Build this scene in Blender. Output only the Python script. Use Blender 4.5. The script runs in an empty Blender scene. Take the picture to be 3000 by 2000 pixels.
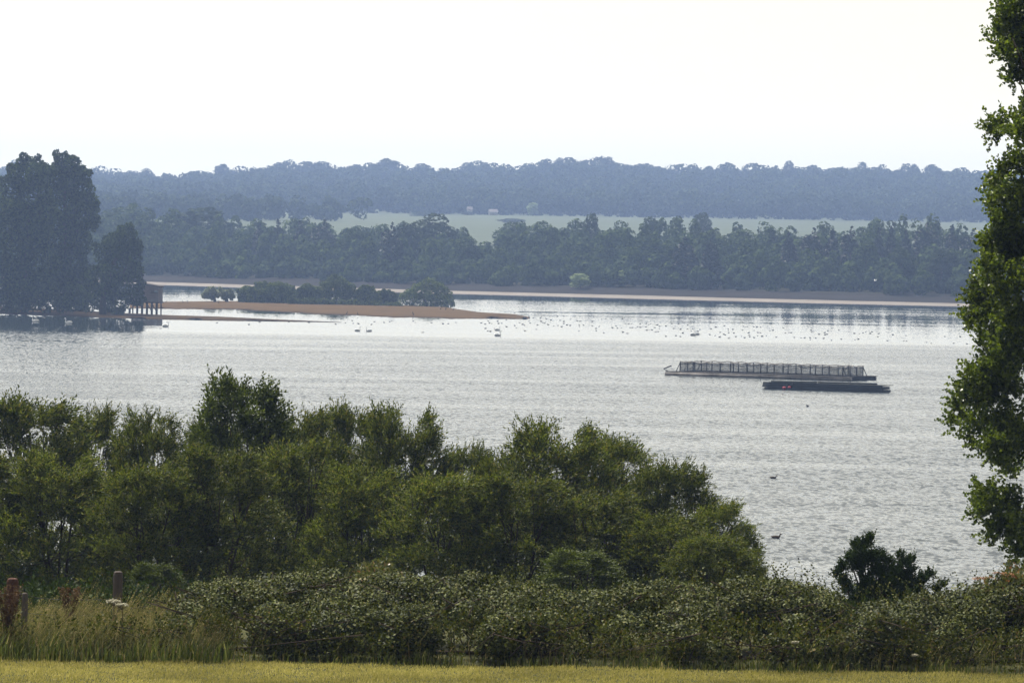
import bpy, math, random
import numpy as np
from mathutils import Vector

random.seed(7)
RNG = np.random.default_rng(11)
scene = bpy.context.scene
COL = scene.collection
R = math.radians

# ------------------------------------------------------------------ camera
H, FPX = 19.2, 14270.0
PITCH, ROLL = math.atan(350 / FPX), R(0.9)
f0 = np.array([0, math.cos(PITCH), -math.sin(PITCH)])
r0 = np.array([1.0, 0, 0])
u0 = np.array([0, math.sin(PITCH), math.cos(PITCH)])
CR = math.cos(ROLL) * r0 + math.sin(ROLL) * u0
CU = -math.sin(ROLL) * r0 + math.cos(ROLL) * u0
CAM = np.array([0, 0, H])

def ray(px, py):
    return f0 + CR * (px - 1500) / FPX - CU * (py - 1000) / FPX
def at(px, py, Y):
    d = ray(px, py); return CAM + d * (Y / d[1])
def onz(px, py, z=0.0):
    d = ray(px, py); return CAM + d * ((z - H) / d[2])

cd = bpy.data.cameras.new('camera'); cam = bpy.data.objects.new('camera', cd); COL.objects.link(cam)
cd.sensor_width = 36.0; cd.lens = FPX / 3000 * 36; cd.clip_start = 1.0; cd.clip_end = 12000
from mathutils import Matrix
m = Matrix(((CR[0], CU[0], -f0[0], 0), (CR[1], CU[1], -f0[1], 0), (CR[2], CU[2], -f0[2], H), (0, 0, 0, 1)))
cam.matrix_world = m
scene.camera = cam

# ------------------------------------------------------------------ light
SUN_EL, SUN_AZ = R(56), R(-32)          # azimuth from +Y, positive to the right (+X)
w = bpy.data.worlds.new('World'); scene.world = w; w.use_nodes = True
nt = w.node_tree; bg = nt.nodes['Background']
sky = nt.nodes.new('ShaderNodeTexSky'); sky.sky_type = 'NISHITA'; sky.sun_disc = False
sky.sun_elevation = SUN_EL; sky.sun_rotation = SUN_AZ
sky.air_density = 1.0; sky.dust_density = 5.0; sky.ozone_density = 1.0; sky.altitude = 50
hsv = nt.nodes.new('ShaderNodeHueSaturation'); hsv.inputs['Saturation'].default_value = 0.10
nt.links.new(sky.outputs[0], hsv.inputs['Color'])
tcw = nt.nodes.new('ShaderNodeTexCoord'); sepw = nt.nodes.new('ShaderNodeSeparateXYZ'); nt.links.new(tcw.outputs['Generated'], sepw.inputs[0])
mrw = nt.nodes.new('ShaderNodeValToRGB')               # milky summer haze, thickest near the horizon
_e = mrw.color_ramp.elements; _e[0].position = 0.0; _e[0].color = (1, 1, 1, 1); _e[1].position = 1.0; _e[1].color = (0, 0, 0, 1)
for _p, _v in ((.045, .62), (.12, .36), (.30, .165), (.60, .03)):
    _q = _e.new(_p); _q.color = (_v, _v, _v, 1)
nt.links.new(sepw.outputs[2], mrw.inputs[0])
dotw = nt.nodes.new('ShaderNodeVectorMath'); dotw.operation = 'DOT_PRODUCT'; nt.links.new(tcw.outputs['Generated'], dotw.inputs[0])
dotw.inputs[1].default_value = (math.sin(SUN_AZ), math.cos(SUN_AZ), 0)                # the haze glows on the sun's side of the sky
azw = nt.nodes.new('ShaderNodeMapRange'); azw.interpolation_type = 'SMOOTHSTEP'; azw.inputs[1].default_value = -.3; azw.inputs[2].default_value = .75
azw.inputs[3].default_value = .5; azw.inputs[4].default_value = 6.5; nt.links.new(dotw.outputs['Value'], azw.inputs[0])
mulw = nt.nodes.new('ShaderNodeMath'); mulw.operation = 'MULTIPLY'; nt.links.new(mrw.outputs[0], mulw.inputs[0]); nt.links.new(azw.outputs[0], mulw.inputs[1])
addw = nt.nodes.new('ShaderNodeVectorMath'); addw.operation = 'ADD'; nt.links.new(hsv.outputs[0], addw.inputs[0])
scw = nt.nodes.new('ShaderNodeVectorMath'); scw.operation = 'SCALE'; scw.inputs[0].default_value = (1.0, 0.98, 0.86); nt.links.new(mulw.outputs[0], scw.inputs['Scale']); nt.links.new(scw.outputs[0], addw.inputs[1])
wmw = nt.nodes.new('ShaderNodeVectorMath'); wmw.operation = 'MULTIPLY'; nt.links.new(addw.outputs[0], wmw.inputs[0]); wmw.inputs[1].default_value = (1.03, 1.0, .90)   # warm hazy light
nt.links.new(wmw.outputs[0], bg.inputs['Color'])
bg.inputs['Strength'].default_value = 0.085
sd = bpy.data.lights.new('sun', 'SUN'); sd.energy = 3.9; sd.angle = R(0.5); sd.color = (1.0, 0.95, 0.86)
sun = bpy.data.objects.new('sun', sd); COL.objects.link(sun)
sdir = Vector((math.cos(SUN_EL) * math.sin(SUN_AZ), math.cos(SUN_EL) * math.cos(SUN_AZ), math.sin(SUN_EL)))
sun.rotation_euler = sdir.to_track_quat('Z', 'Y').to_euler(); sun.location = (0, 0, 400)
scene.view_settings.view_transform = 'Standard'; scene.view_settings.look = 'None'
scene.view_settings.exposure = 1.0; scene.view_settings.gamma = 1.0
try: scene.view_settings.use_curve_mapping = False
except Exception: pass
scene.render.engine = 'CYCLES'
cy = scene.cycles
cy.use_denoising = True; cy.max_bounces = 6; cy.diffuse_bounces = 2; cy.glossy_bounces = 2
cy.transmission_bounces = 3; cy.volume_bounces = 0; cy.transparent_max_bounces = 4
cy.use_adaptive_sampling = True; cy.adaptive_threshold = 0.02
cy.caustics_reflective = False; cy.caustics_refractive = False

# ------------------------------------------------------------------ helpers
def mesh_from(name, V, F, smooth=False):
    """V (n,3); F list of faces or (m,4)/(m,3) array, or list of arrays"""
    me = bpy.data.meshes.new(name)
    V = np.asarray(V, dtype=np.float32)
    if isinstance(F, np.ndarray):
        k = F.shape[1]; n = F.shape[0]
        me.vertices.add(len(V)); me.vertices.foreach_set('co', V.ravel())
        me.loops.add(n * k); me.loops.foreach_set('vertex_index', F.astype(np.int32).ravel())
        me.polygons.add(n); me.polygons.foreach_set('loop_start', np.arange(0, n * k, k, dtype=np.int32))
        me.update(calc_edges=True)
    else:
        me.from_pydata([tuple(v) for v in V], [], F); me.update()
    if smooth:
        me.polygons.foreach_set('use_smooth', np.ones(len(me.polygons), dtype=bool))
    return me

class MB:
    def __init__(s): s.V = []; s.F = []
    def add(s, V, F):
        b = len(s.V); s.V += [tuple(map(float, v)) for v in V]; s.F += [tuple(b + i for i in f) for f in F]
    def box(s, c, size, rz=0.0, rx=0.0, ry=0.0):
        from mathutils import Euler
        M = Euler((rx, ry, rz)).to_matrix()
        V = []
        for dz in (-.5, .5):
            for dx, dy in ((-.5, -.5), (.5, -.5), (.5, .5), (-.5, .5)):
                v = M @ Vector((dx * size[0], dy * size[1], dz * size[2])) + Vector(c); V.append(v)
        s.add(V, [(3, 2, 1, 0), (4, 5, 6, 7), (0, 1, 5, 4), (1, 2, 6, 5), (2, 3, 7, 6), (3, 0, 4, 7)])
    def tube(s, P, rad, sides=6, cap=True, squash=1.0):
        P = [Vector(p) for p in P]; n = len(P)
        if not hasattr(rad, '__len__'): rad = [rad] * n
        t = (P[1] - P[0]).normalized()
        ref = Vector((0, 0, 1)) if abs(t.z) < .9 else Vector((1, 0, 0))
        a = t.cross(ref).normalized(); V = []; F = []
        for i in range(n):
            t = (P[min(i + 1, n - 1)] - P[max(i - 1, 0)]).normalized()
            a = (a - t * a.dot(t)).normalized(); b = t.cross(a)
            for k in range(sides):
                q = 2 * math.pi * k / sides
                V.append(P[i] + (a * math.cos(q) + b * math.sin(q) * squash) * rad[i])
        for i in range(n - 1):
            for k in range(sides):
                k2 = (k + 1) % sides
                F.append((i * sides + k, i * sides + k2, (i + 1) * sides + k2, (i + 1) * sides + k))
        if cap:
            F.append(tuple(reversed(range(sides)))); F.append(tuple(range((n - 1) * sides, n * sides)))
        s.add(V, F)
    def ell(s, c, r, seg=10, ring=6):
        V = []; F = []
        for i in range(ring + 1):
            th = math.pi * i / ring
            for k in range(seg):
                q = 2 * math.pi * k / seg
                V.append((c[0] + r[0] * math.sin(th) * math.cos(q), c[1] + r[1] * math.sin(th) * math.sin(q), c[2] + r[2] * math.cos(th)))
        for i in range(ring):
            for k in range(seg):
                k2 = (k + 1) % seg
                F.append((i * seg + k, (i + 1) * seg + k, (i + 1) * seg + k2, i * seg + k2))
        s.add(V, F)
    def mesh(s, name, smooth=False): return mesh_from(name, s.V, s.F, smooth)

def obj(name, me, mat=None, parent=None, loc=(0, 0, 0)):
    o = bpy.data.objects.new(name, me); COL.objects.link(o); o.location = loc
    if mat and not me.materials: me.materials.append(mat)
    if parent: o.parent = parent
    return o
def tag(o, label=None, cat=None, group=None, kind=None):
    if label: o['label'] = label
    if cat: o['category'] = cat
    if group: o['group'] = group
    if kind: o['kind'] = kind
    return o
def thing(name, label, cat, loc=(0, 0, 0), rz=0.0, group=None, scale=None):
    o = bpy.data.objects.new(name, None); COL.objects.link(o); o.location = loc; o.rotation_euler = (0, 0, rz)
    if scale: o.scale = scale
    o.empty_display_size = 0.1
    return tag(o, label, cat, group)

# ------------------------------------------------------------------ materials
def newmat(name):
    mt = bpy.data.materials.new(name); mt.use_nodes = True
    return mt, mt.node_tree, mt.node_tree.nodes['Principled BSDF']
def N(nt, t, **kw):
    n = nt.nodes.new(t)
    for k, v in kw.items(): setattr(n, k, v)
    return n
def foliage(name, ca, cb, transl=0.35, rough=0.5, spec=0.4, objvar=0.25, noise_scale=0.0, cc=None):
    mt, nt, p = newmat(name); L = nt.links
    geo = N(nt, 'ShaderNodeNewGeometry'); oi = N(nt, 'ShaderNodeObjectInfo')
    ramp = N(nt, 'ShaderNodeValToRGB')
    e = ramp.color_ramp.elements
    e[0].color = (*ca, 1); e[1].color = (*cb, 1); e[0].position = 0.1; e[1].position = 0.85
    if cc is not None:
        x = e.new(0.97); x.color = (*cc, 1)
    L.new(geo.outputs['Random Per Island'], ramp.inputs[0])
    col = ramp.outputs[0]
    if noise_scale:
        tc = N(nt, 'ShaderNodeTexCoord'); nz = N(nt, 'ShaderNodeTexNoise'); nz.inputs['Scale'].default_value = noise_scale
        nz.inputs['Detail'].default_value = 2
        L.new(tc.outputs['Object'], nz.inputs['Vector'])
        mr = N(nt, 'ShaderNodeMapRange'); mr.inputs[1].default_value = .3; mr.inputs[2].default_value = .7
        mr.inputs[3].default_value = .72; mr.inputs[4].default_value = 1.3
        L.new(nz.outputs[0], mr.inputs[0])
        mm = N(nt, 'ShaderNodeVectorMath', operation='SCALE'); L.new(col, mm.inputs[0]); L.new(mr.outputs[0], mm.inputs['Scale']); col = mm.outputs[0]
    mr2 = N(nt, 'ShaderNodeMapRange'); mr2.inputs[3].default_value = 1 - objvar; mr2.inputs[4].default_value = 1 + objvar
    L.new(oi.outputs['Random'], mr2.inputs[0])
    m2 = N(nt, 'ShaderNodeVectorMath', operation='SCALE'); L.new(col, m2.inputs[0]); L.new(mr2.outputs[0], m2.inputs['Scale'])
    col = m2.outputs[0]
    L.new(col, p.inputs['Base Color'])
    p.inputs['Roughness'].default_value = rough; p.inputs['Specular IOR Level'].default_value = spec
    tr = N(nt, 'ShaderNodeBsdfTranslucent'); L.new(col, tr.inputs['Color'])
    mx = N(nt, 'ShaderNodeMixShader'); mx.inputs[0].default_value = transl
    L.new(p.outputs[0], mx.inputs[1]); L.new(tr.outputs[0], mx.inputs[2])
    L.new(mx.outputs[0], nt.nodes['Material Output'].inputs['Surface'])
    return mt
def solid(name, ca, cb=None, scale=3.0, rough=0.8, stretch=(1, 1, 1), bump=0.0, spec=0.06, metal=0.0):
    mt, nt, p = newmat(name); L = nt.links
    cb = cb or tuple(c * 0.7 for c in ca)
    tc = N(nt, 'ShaderNodeTexCoord'); mp = N(nt, 'ShaderNodeMapping'); mp.inputs['Scale'].default_value = stretch
    nz = N(nt, 'ShaderNodeTexNoise'); nz.inputs['Scale'].default_value = scale; nz.inputs['Detail'].default_value = 5
    nz.inputs['Roughness'].default_value = 0.65
    L.new(tc.outputs['Object'], mp.inputs[0]); L.new(mp.outputs[0], nz.inputs['Vector'])
    rp = N(nt, 'ShaderNodeValToRGB'); e = rp.color_ramp.elements
    e[0].position = .35; e[1].position = .68; e[0].color = (*cb, 1); e[1].color = (*ca, 1)
    L.new(nz.outputs[0], rp.inputs[0]); L.new(rp.outputs[0], p.inputs['Base Color'])
    p.inputs['Roughness'].default_value = rough; p.inputs['Specular IOR Level'].default_value = spec; p.inputs['Metallic'].default_value = metal
    if bump:
        b = N(nt, 'ShaderNodeBump'); b.inputs['Strength'].default_value = bump; b.inputs['Distance'].default_value = .05
        L.new(nz.outputs[0], b.inputs['Height']); L.new(b.outputs[0], p.inputs['Normal'])
    return mt

M = {}
M['willow'] = foliage('willow_leaf', (.020, .032, .003), (.118, .142, .015), .36, .55, .08, .22, .9, cc=(.16, .14, .03))
M['sallow'] = foliage('broad_leaf', (.020, .032, .003), (.088, .112, .013), .30, .5, .10, .1, .9)
M['poplar'] = foliage('poplar_leaf', (.026, .046, .004), (.125, .165, .014), .42, .4, .25, .05, 1.2)
M['oak'] = foliage('dark_shrub_leaf', (.014, .025, .005), (.034, .054, .010), .2, .6, .03, .05, 2)
M['bramble'] = foliage('bramble_leaf', (.010, .017, .002), (.092, .106, .020), .14, .55, .06, .12, 2.2, cc=(.12, .11, .035))
M['elder'] = foliage('elder_leaf', (.055, .070, .018), (.120, .120, .03), .3, .45, .45, .05, 2, cc=(.22, .10, .04))
M['weed'] = foliage('weed_leaf', (.024, .034, .005), (.085, .094, .016), .3, .55, .06, .1, 1.1, cc=(.13, .095, .035))
M['far_tree'] = foliage('far_tree_leaf', (.013, .025, .007), (.044, .064, .015), .2, .8, .03, .35, .2)
M['far_conifer'] = foliage('far_conifer_leaf', (.006, .012, .008), (.013, .021, .012), .1, .6, .2, .2, .2)
M['pale_bush'] = foliage('pale_bush_leaf', (.14, .20, .06), (.22, .28, .09), .35, .6, .25, .1)
M['ridge'] = foliage('ridge_wood_leaf', (.013, .024, .007), (.038, .054, .014), .15, .8, .03, .05, .02)
M['island_tree'] = foliage('island_tree_leaf', (.030, .050, .011), (.110, .142, .034), .38, .7, .04, .2, .25)
M['grey_tree'] = foliage('grey_willow_leaf', (.16, .19, .10), (.27, .30, .17), .3, .55, .3, .1, .5)
M['bark'] = solid('bark', (.055, .042, .030), (.025, .018, .013), 6, .9, (1, 1, .3), .4)
M['far_bark'] = solid('far_bark', (.06, .05, .04), None, 1, .9)

# ------------------------------------------------------------------ leaf clouds
def unit(v): return v / (np.linalg.norm(v, axis=-1, keepdims=True) + 1e-9)
def rand_dirs(n, rng): return unit(rng.normal(size=(n, 3)))
def shell_points(cl, n, rng, lo=.72, hi=1.04, up=.15, cull=.62):
    """points on the shells of overlapping ellipsoids (cx,cy,cz,rx,ry,rz)"""
    cl = np.asarray(cl, float)
    area = (cl[:, 3] * cl[:, 5]) ** 1.0; pr = area / area.sum()
    k = rng.choice(len(cl), size=int(n * 1.6), p=pr)
    d = rand_dirs(len(k), rng); d[:, 2] += up; d = unit(d)
    rr = rng.uniform(lo, hi, len(k))[:, None]
    P = cl[k, :3] + d * cl[k, 3:] * rr
    keep = np.ones(len(k), bool)
    for c in cl:
        q = ((P - c[:3]) / c[3:]); keep &= (q * q).sum(1) > cull * cull
    P, d = P[keep][:n], d[keep][:n]
    return P, d
def quads(P, ax, nrm, ln, wd):
    """diamond leaves, base at P, along ax"""
    side = unit(np.cross(nrm, ax)); n = len(P)
    ln = np.broadcast_to(np.asarray(ln, float).reshape(-1, 1), (n, 1)); wd = np.broadcast_to(np.asarray(wd, float).reshape(-1, 1), (n, 1))
    V = np.empty((n, 4, 3))
    V[:, 0] = P; V[:, 1] = P + ax * ln * .45 + side * wd * .5; V[:, 2] = P + ax * ln; V[:, 3] = P + ax * ln * .45 - side * wd * .5
    return V.reshape(-1, 3), np.arange(n * 4).reshape(-1, 4)
def cards(cl, n, size, rng, up=.2, cull=.62, lo=.7, hi=1.05, out=.6, ratio=.75):
    P, d = shell_points(cl, n, rng, lo, hi, up, cull)
    nrm = unit(d * out + rand_dirs(len(P), rng)); ax = unit(np.cross(nrm, rand_dirs(len(P), rng)))
    s = size * rng.uniform(.55, 1.35, len(P))
    return quads(P - ax * (s * .5)[:, None], ax, nrm, s, s * ratio)
def spray_template(nl, length, leaf, wid, rng, droop=.25, spread=.9):
    """one leafy shoot along +Z; returns (P,ax,nrm,ln,wd) in local space"""
    t = np.linspace(.08, 1, nl); a = np.arange(nl) * 2.4 + rng.uniform(0, 6)
    P = np.stack([droop * length * t ** 2, np.zeros(nl), length * t], 1)
    ax = unit(np.stack([np.cos(a) * spread + droop * t, np.sin(a) * spread, .75 + .5 * t], 1) + rng.normal(size=(nl, 3)) * .15)
    nr = unit(np.cross(ax, rand_dirs(nl, rng)))
    return P, ax, nr, leaf * rng.uniform(.7, 1.2, nl) * (1.1 - .4 * t), np.full(nl, wid)
def sprays(P, D, templ, rng, wind=(0, 0, 0), scale=(.7, 1.2)):
    """place shoot templates at points P growing along D"""
    n = len(P); Z = unit(D + np.asarray(wind)); X = unit(np.cross(Z, rand_dirs(n, rng))); Y = np.cross(Z, X)
    sc = rng.uniform(*scale, n); Vs = []
    which = rng.integers(0, len(templ), n)
    out = []
    for j, (tp, ta, tn, tl, tw) in enumerate(templ):
        i = np.where(which == j)[0]
        if not len(i): continue
        Rm = np.stack([X[i], Y[i], Z[i]], 2)          # (k,3,3)
        p = np.einsum('kij,lj->kli', Rm, tp) * sc[i, None, None] + P[i, None, :]
        a = np.einsum('kij,lj->kli', Rm, ta); nn = np.einsum('kij,lj->kli', Rm, tn)
        ln = (tl[None, :] * sc[i, None]); wd = np.broadcast_to(tw[None, :], ln.shape)
        out.append(quads(p.reshape(-1, 3), a.reshape(-1, 3), nn.reshape(-1, 3), ln.ravel(), wd.ravel())[0])
    V = np.concatenate(out); return V, np.arange(len(V)).reshape(-1, 4)
def join(*vf):
    Vs, Fs, b = [], [], 0
    for V, F in vf: Vs.append(V); Fs.append(F + b); b += len(V)
    return np.concatenate(Vs), np.concatenate(Fs)

# ------------------------------------------------------------------ terrain
def interp(x, pts):
    return np.interp(x, [p[0] for p in pts], [p[1] for p in pts])
SHORE_PX = [(-700, 797), (-300, 808), (0, 818), (420, 833), (700, 842), (1000, 851), (1300, 860), (1650, 869), (2000, 878), (2480, 890), (2830, 898), (3200, 907), (3700, 921)]
SHORE = [onz(px, py) for px, py in SHORE_PX]
SX = [p[0] for p in SHORE]; SY = [p[1] for p in SHORE]
def shoreY(x): return np.interp(x, SX, SY)
def shoreY_px(px):
    py = interp(px, SHORE_PX); return onz(px, py)[1]
SKYLINE = [(-400, 478), (0, 478), (60, 474), (270, 492), (330, 499), (380, 510), (430, 497), (470, 507), (530, 530), (560, 507), (600, 502), (630, 490), (680, 487), (720, 492), (800, 478), (890, 474), (960, 482), (1030, 484), (1130, 470), (1185, 490), (1240, 480), (1290, 495), (1370, 477), (1460, 482), (1530, 487), (1560, 474), (1640, 465), (1700, 474), (1780, 464), (1830, 477), (1900, 482), (2000, 483), (2250, 487), (2310, 482), (2440, 484), (2530, 483), (2680, 488), (2780, 493), (3000, 495), (3400, 500)]
YR = 3500.0
SKX = [at(a, b, YR)[0] for a, b in SKYLINE]; SKZ = [at(a, b, YR)[2] for a, b in SKYLINE]
def ridge(x):   # ground under the skyline trees
    x = np.asarray(x, float)
    s = sum(np.interp(x * YR / YR + dx, SKX, SKZ) for dx in (-30, -15, 0, 15, 30)) / 5
    return s - 13.0
def terr(x, Y):
    x = np.asarray(x, float); Y = np.asarray(Y, float)
    sy = shoreY(x); xr = x * YR / np.maximum(Y, 1)
    k0 = np.clip((Y - sy) / 30, 0, 1) * 2.2
    z = np.where(Y < 2000, k0 + 12.8 * np.clip((Y - sy - 30) / (1970 - sy), 0, 1) , 0)
    z2 = 16.0 + 8.2 * (Y - 2000) / 850
    rz = ridge(xr)
    t = np.clip((Y - 2850) / 650, 0, 1)
    z3 = 24.2 + (rz - 24.2) * t
    z4 = rz - 14 * np.clip((Y - 3500) / 600, 0, 1)
    return np.where(Y < 2000, z, np.where(Y < 2850, z2, np.where(Y < 3500, z3, z4)))
def grid(xs, ys, fz):
    X, Y = np.meshgrid(xs, ys); Z = fz(X, Y)
    V = np.stack([X, Y, Z], -1).reshape(-1, 3); nx, ny = len(xs), len(ys)
    i = np.arange((ny - 1) * nx).reshape(ny - 1, nx)[:, :-1].ravel()
    return V, np.stack([i, i + 1, i + nx + 1, i + nx], 1)

# far hills: one sheet from the bank back past the ridge
xs = np.linspace(-1350, 1350, 181)
tt = np.concatenate([np.linspace(0, .25, 14)[:-1], np.linspace(.25, 1, 46)])
V = []
for t in tt:
    y0 = shoreY(xs) + 30; yy = y0 + (4150 - y0) * t
    V.append(np.stack([xs, yy, terr(xs, yy)], 1))
V = np.concatenate(V); nx = len(xs); i = np.arange((len(tt) - 1) * nx).reshape(-1, nx)[:, :-1].ravel()
F = np.stack([i, i + 1, i + nx + 1, i + nx], 1)
M['meadow'] = solid('meadow_grass', (.074, .088, .056), (.058, .072, .044), .004, .95, (1, 6, 1))
o = obj('hills', mesh_from('hills', V, F, True), M['meadow']); tag(o, kind='structure')

def strip(name, prof, mat, wob=0.0, seed=1):
    """ruled strip along the far shore; prof = [(s, z), ...] seaward to landward"""
    rng = np.random.default_rng(seed)
    xx = np.linspace(-1350, 1350, 700); n = len(xx); V = []
    base = shoreY(xx)
    for s, z in prof:
        jit = sum(np.sin(xx / w + rng.uniform(0, 6)) * a for w, a in ((61, 1), (23, .6), (9, .3))) * wob
        V.append(np.stack([xx, base + s + jit, np.full(n, z) + (0 if z <= 0.01 else 1) * jit * .03], 1))
    V = np.concatenate(V); i = np.arange((len(prof) - 1) * n).reshape(-1, n)[:, :-1].ravel()
    o = obj(name, mesh_from(name, V, np.stack([i, i + 1, i + n + 1, i + n], 1), True), mat); return tag(o, kind='structure')
M['beach'] = solid('pale_shingle', (.21, .185, .16), (.13, .115, .10), .08, .9, (1, 3, 1), .2)
M['mud'] = solid('brown_mud_bank', (.016, .012, .010), (.008, .007, .006), .05, .95, (.3, 4, 8))
strip('far_beach', [(-4, -.4), (0, 0.01), (6, .28), (11, .66)], M['beach'], .8)
strip('far_bank', [(11, .66), (13, .95), (20, 1.9), (31, 2.35)], M['mud'], .5, 2)
M['litter'] = solid('woodland_floor', (.035, .035, .018), (.02, .018, .01), .2, .95)
strip('woodland_floor', [(30, 2.38), (60, 2.9), (130, 3.9), (220, 5.4), (300, 6.6)], M['litter'], .5, 3)

# ------------------------------------------------------------------ water
def water_mat():
    mt, nt, p = newmat('lake_water'); L = nt.links
    p.inputs['Base Color'].default_value = (.018, .026, .030, 1); p.inputs['Roughness'].default_value = .10
    p.inputs['IOR'].default_value = 1.33
    tc = N(nt, 'ShaderNodeTexCoord'); sep = N(nt, 'ShaderNodeSeparateXYZ'); L.new(tc.outputs['Object'], sep.inputs[0])
    def noise(sx, sy, detail=2, rough=.5):
        mp = N(nt, 'ShaderNodeMapping'); mp.inputs['Scale'].default_value = (sx, sy, 1); L.new(tc.outputs['Object'], mp.inputs[0])
        nz = N(nt, 'ShaderNodeTexNoise'); nz.inputs['Scale'].default_value = 1; nz.inputs['Detail'].default_value = detail; nz.inputs['Roughness'].default_value = rough
        L.new(mp.outputs[0], nz.inputs['Vector']); return nz
    def math_(op, a, b):
        n = N(nt, 'ShaderNodeMath', operation=op)
        for k, v in enumerate((a, b)):
            if isinstance(v, (int, float)): n.inputs[k].default_value = v
            else: L.new(v, n.inputs[k])
        return n.outputs[0]
    # wind lanes: how ruffled the water is, by distance and by long streaks
    lane = noise(.004, .03, 3)
    yv = math_('ADD', sep.outputs[1], math_('MULTIPLY', math_('SUBTRACT', lane.outputs[0], .5), 120))
    mr = N(nt, 'ShaderNodeMapRange'); mr.inputs[1].default_value = 200; mr.inputs[2].default_value = 1500; L.new(yv, mr.inputs[0])
    rp = N(nt, 'ShaderNodeValToRGB'); e = rp.color_ramp.elements
    def pos(y): return (y - 200) / 1300
    stops = [(200, 1.0), (560, .95), (700, .75), (775, .55), (820, .06), (1040, .05), (1085, .17), (1160, .17), (1190, .07), (1500, .07)]
    e[0].position = 0; e[0].color = (1, 1, 1, 1); e[1].position = 1; e[1].color = (.12, .12, .12, 1)
    for y, v in stops[1:-1]:
        q = e.new(pos(y)); q.color = (v, v, v, 1)
    L.new(mr.outputs[0], rp.inputs[0])
    st = noise(.012, .06, 3); smr = N(nt, 'ShaderNodeMapRange'); smr.inputs[1].default_value = .36; smr.inputs[2].default_value = .62
    smr.inputs[3].default_value = .44; smr.inputs[4].default_value = 1.15; L.new(st.outputs[0], smr.inputs[0])
    amp = math_('MULTIPLY', rp.outputs[0], smr.outputs[0])
    # wave slopes
    a = noise(2.0, .58, 2, .6); b = noise(4.0, 1.4, 1); 
    s1 = N(nt, 'ShaderNodeVectorMath', operation='SUBTRACT'); L.new(a.outputs['Color'], s1.inputs[0]); s1.inputs[1].default_value = (.5, .5, .5)
    s2 = N(nt, 'ShaderNodeVectorMath', operation='SUBTRACT'); L.new(b.outputs['Color'], s2.inputs[0]); s2.inputs[1].default_value = (.5, .5, .5)
    s1b = N(nt, 'ShaderNodeVectorMath', operation='MULTIPLY'); L.new(s1.outputs[0], s1b.inputs[0]); s1b.inputs[1].default_value = (.25, .88, 0)
    s2b = N(nt, 'ShaderNodeVectorMath', operation='MULTIPLY'); L.new(s2.outputs[0], s2b.inputs[0]); s2b.inputs[1].default_value = (.25, .6, 0)
    sm = N(nt, 'ShaderNodeVectorMath', operation='ADD'); L.new(s1b.outputs[0], sm.inputs[0]); L.new(s2b.outputs[0], sm.inputs[1])
    sc = N(nt, 'ShaderNodeVectorMath', operation='SCALE'); L.new(sm.outputs[0], sc.inputs[0]); L.new(amp, sc.inputs['Scale'])
    ad = N(nt, 'ShaderNodeVectorMath', operation='ADD'); L.new(sc.outputs[0], ad.inputs[0]); ad.inputs[1].default_value = (0, 0, 1)
    bz = N(nt, 'ShaderNodeCombineXYZ'); L.new(math_('MULTIPLY', math_('POWER', amp, .55), -.095), bz.inputs[1])       # at grazing angles one sees the wave faces that lean towards the shore
    ad2 = N(nt, 'ShaderNodeVectorMath', operation='ADD'); L.new(ad.outputs[0], ad2.inputs[0]); L.new(bz.outputs[0], ad2.inputs[1])
    nm = N(nt, 'ShaderNodeVectorMath', operation='NORMALIZE'); L.new(ad2.outputs[0], nm.inputs[0])
    L.new(nm.outputs[0], p.inputs['Normal'])
    rr = N(nt, 'ShaderNodeMapRange'); rr.inputs[3].default_value = .03; rr.inputs[4].default_value = .16; L.new(amp, rr.inputs[0]); L.new(rr.outputs[0], p.inputs['Roughness'])
    return mt
V, F = grid(np.linspace(-1350, 1350, 4), np.linspace(120, 1900, 4), lambda X, Y: X * 0)
o = obj('water', mesh_from('water', V, F), water_mat()); tag(o, kind='structure')

# ------------------------------------------------------------------ near ground
ZF = 12.66
def near_z(x, Y):
    z = np.interp(Y, [-60, 76, 80, 100, 150, 200, 240], [ZF, ZF, ZF - .15, 10.6, 5.2, .6, -2.5])
    return z + (np.sin(x * .31 + Y * .2) * .05 + np.sin(x * .11 - Y * .13) * .1) * np.clip((Y - 77) / 6, 0, 1) \
        + .015 * np.sin(x * 1.3) * np.sin(Y * 1.7)
V, F = grid(np.linspace(-160, 160, 241), np.concatenate([np.linspace(-60, 60, 13), np.linspace(62, 100, 39)[1:], np.linspace(102, 240, 40)]), near_z)
M['soil'] = solid('grassy_ground', (.05, .05, .016), (.03, .032, .01), 1.5, .95, (1, 1, 1), .3)
o = obj('field', mesh_from('field', V, F, True), M['soil']); tag(o, kind='structure')

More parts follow.
